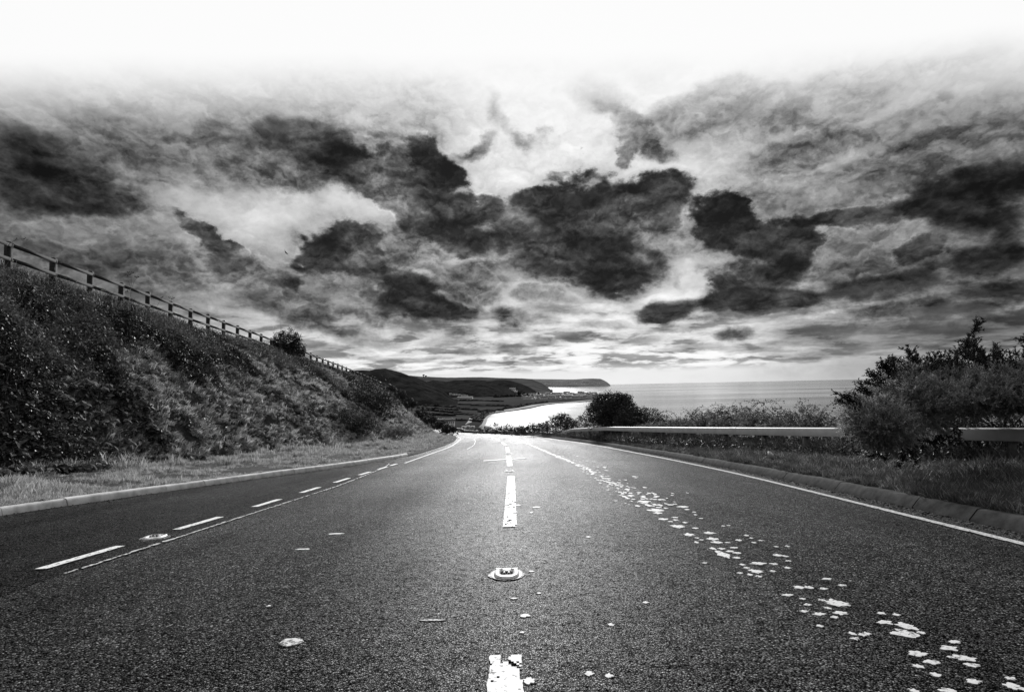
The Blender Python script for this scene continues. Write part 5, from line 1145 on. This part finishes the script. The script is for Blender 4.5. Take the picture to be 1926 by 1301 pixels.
# small leaves and grit in the gutter
mb = MB()
for k in range(900):
    Y = rnd.uniform(4.6, 26); X = float(kerb_r(Y)) - abs(rnd.gauss(0, .10)) - .02; s = rnd.uniform(.008, .022); z = float(zr(Y)) + .006; a = rnd.random() * 6.28
    mb.box((X, Y, z), (s, s * rnd.uniform(.6, 1.5), s * .5), np.array(mathutils.Euler((rnd.uniform(-.3, .3), rnd.uniform(-.3, .3), a)).to_matrix()))
for k in range(500):
    Y = rnd.uniform(7, 20); X = float(kerb_l(Y)) + abs(rnd.gauss(0, .16)) + .02; s = rnd.uniform(.008, .02); mb.box((X, Y, float(zr(Y)) + .012), (s, s, s * .5), np.array(mathutils.Euler((0, 0, rnd.random() * 3)).to_matrix()))
tag(mb.build('gutter_grit', M['kerb_r']), 'grit and dead leaves lying in the gutters', 'grit', kind='stuff')
# caravans in the dip beyond the far barrier
for (x, y, D, w, l) in [(872, 806, 420, 3.2, 'leftmost white caravan in the dip beyond the far barrier'), (880, 804.6, 430, 3.4, 'middle white caravan in the dip beyond the far barrier'), (889, 805.5, 415, 3.0, 'rightmost white caravan in the dip beyond the far barrier')]:
    p = at(x, y, D); t = thing('caravan', l, 'caravan', p, 'white caravans in the dip'); mb = MB()
    mb.box(p + (0, 0, .9), (w, 2.2, 1.2)); mb.box(p + (0, 0, 1.65), (w * .96, 2.0, .3), taper=.8); mb.build('body', M['wall_white'], t)
    mb = MB(); mb.box(p + (0, -1.12, 1.15), (w * .4, .06, .5)); mb.build('window', M['glass_dark'], t)
    for s in (-.15, .15): mb = MB(); mb.tube([p + (w * s, -1.0, .3), p + (w * s, -.8, .3)], [.3, .3], 10); mb.build('wheel', M['rubber'], t)
# the leaning tree on the skyline of the pasture hill
p = at(800, 712, 6300); t = thing('skyline_tree', 'leaning wind-bent tree on the skyline of the pasture hill', 'tree', p)
mb = MB(); mb.tube([at(803, 715, 6300), at(798, 709, 6300), at(795, 706, 6300)], [7, 5, 4], 6); mb.build('trunk', M['bark'], t)
mb = MB(); [lump(mb, at(x, y, 6300), (12, 12, 6), jag=.4) for x, y in ((797, 705), (801, 707), (806, 710), (812, 713), (818, 716))]; mb.build('crown', M['hedge'], t)
# a bird high over the bank
p = at(538, 475.5, 42); bird = thing('bird', 'small dark bird flying over the embankment', 'bird', p)
mb = MB(); ax = np.array([.10, 0, -.08]); mb.tube([p - ax, p - ax * .5, p, p + ax * .6, p + ax * 1.1, p + ax * 1.5], [.006, .03, .042, .036, .022, .004], 8); mb.build('body', M['feather'], bird, smooth=True)
for s, e in ((-1, (-.12, .16, .12)), (1, (.02, -.18, .11))):
    e = np.array(e); mb = MB(); r0, r1 = p - ax * .35, p + ax * .45; m0, m1 = p + e * .6 - ax * .4, p + e * .6 + ax * .25
    V = [r0, r1, m1, m0, p + e * 1.4 - ax * .6]; V += [v + (0, 0, .008) for v in V]
    mb.add(V, [[0, 1, 2, 3], [5, 8, 7, 6], [0, 5, 6, 1], [1, 6, 7, 2], [3, 8, 5, 0]]); mb.add(V, [[3, 2, 4], [8, 9, 7], [2, 7, 4], [7, 9, 4], [3, 4, 8], [8, 4, 9]]); mb.build('wing', M['feather'], bird)
mb = MB(); q = p - ax; mb.add([q + (0, .02, 0), q - ax + (0, .05, 0), q - ax - (0, .05, 0), q - (0, .02, 0), q + (0, 0, .01)], [[0, 1, 2, 3]]); mb.build('tail', M['feather'], bird)
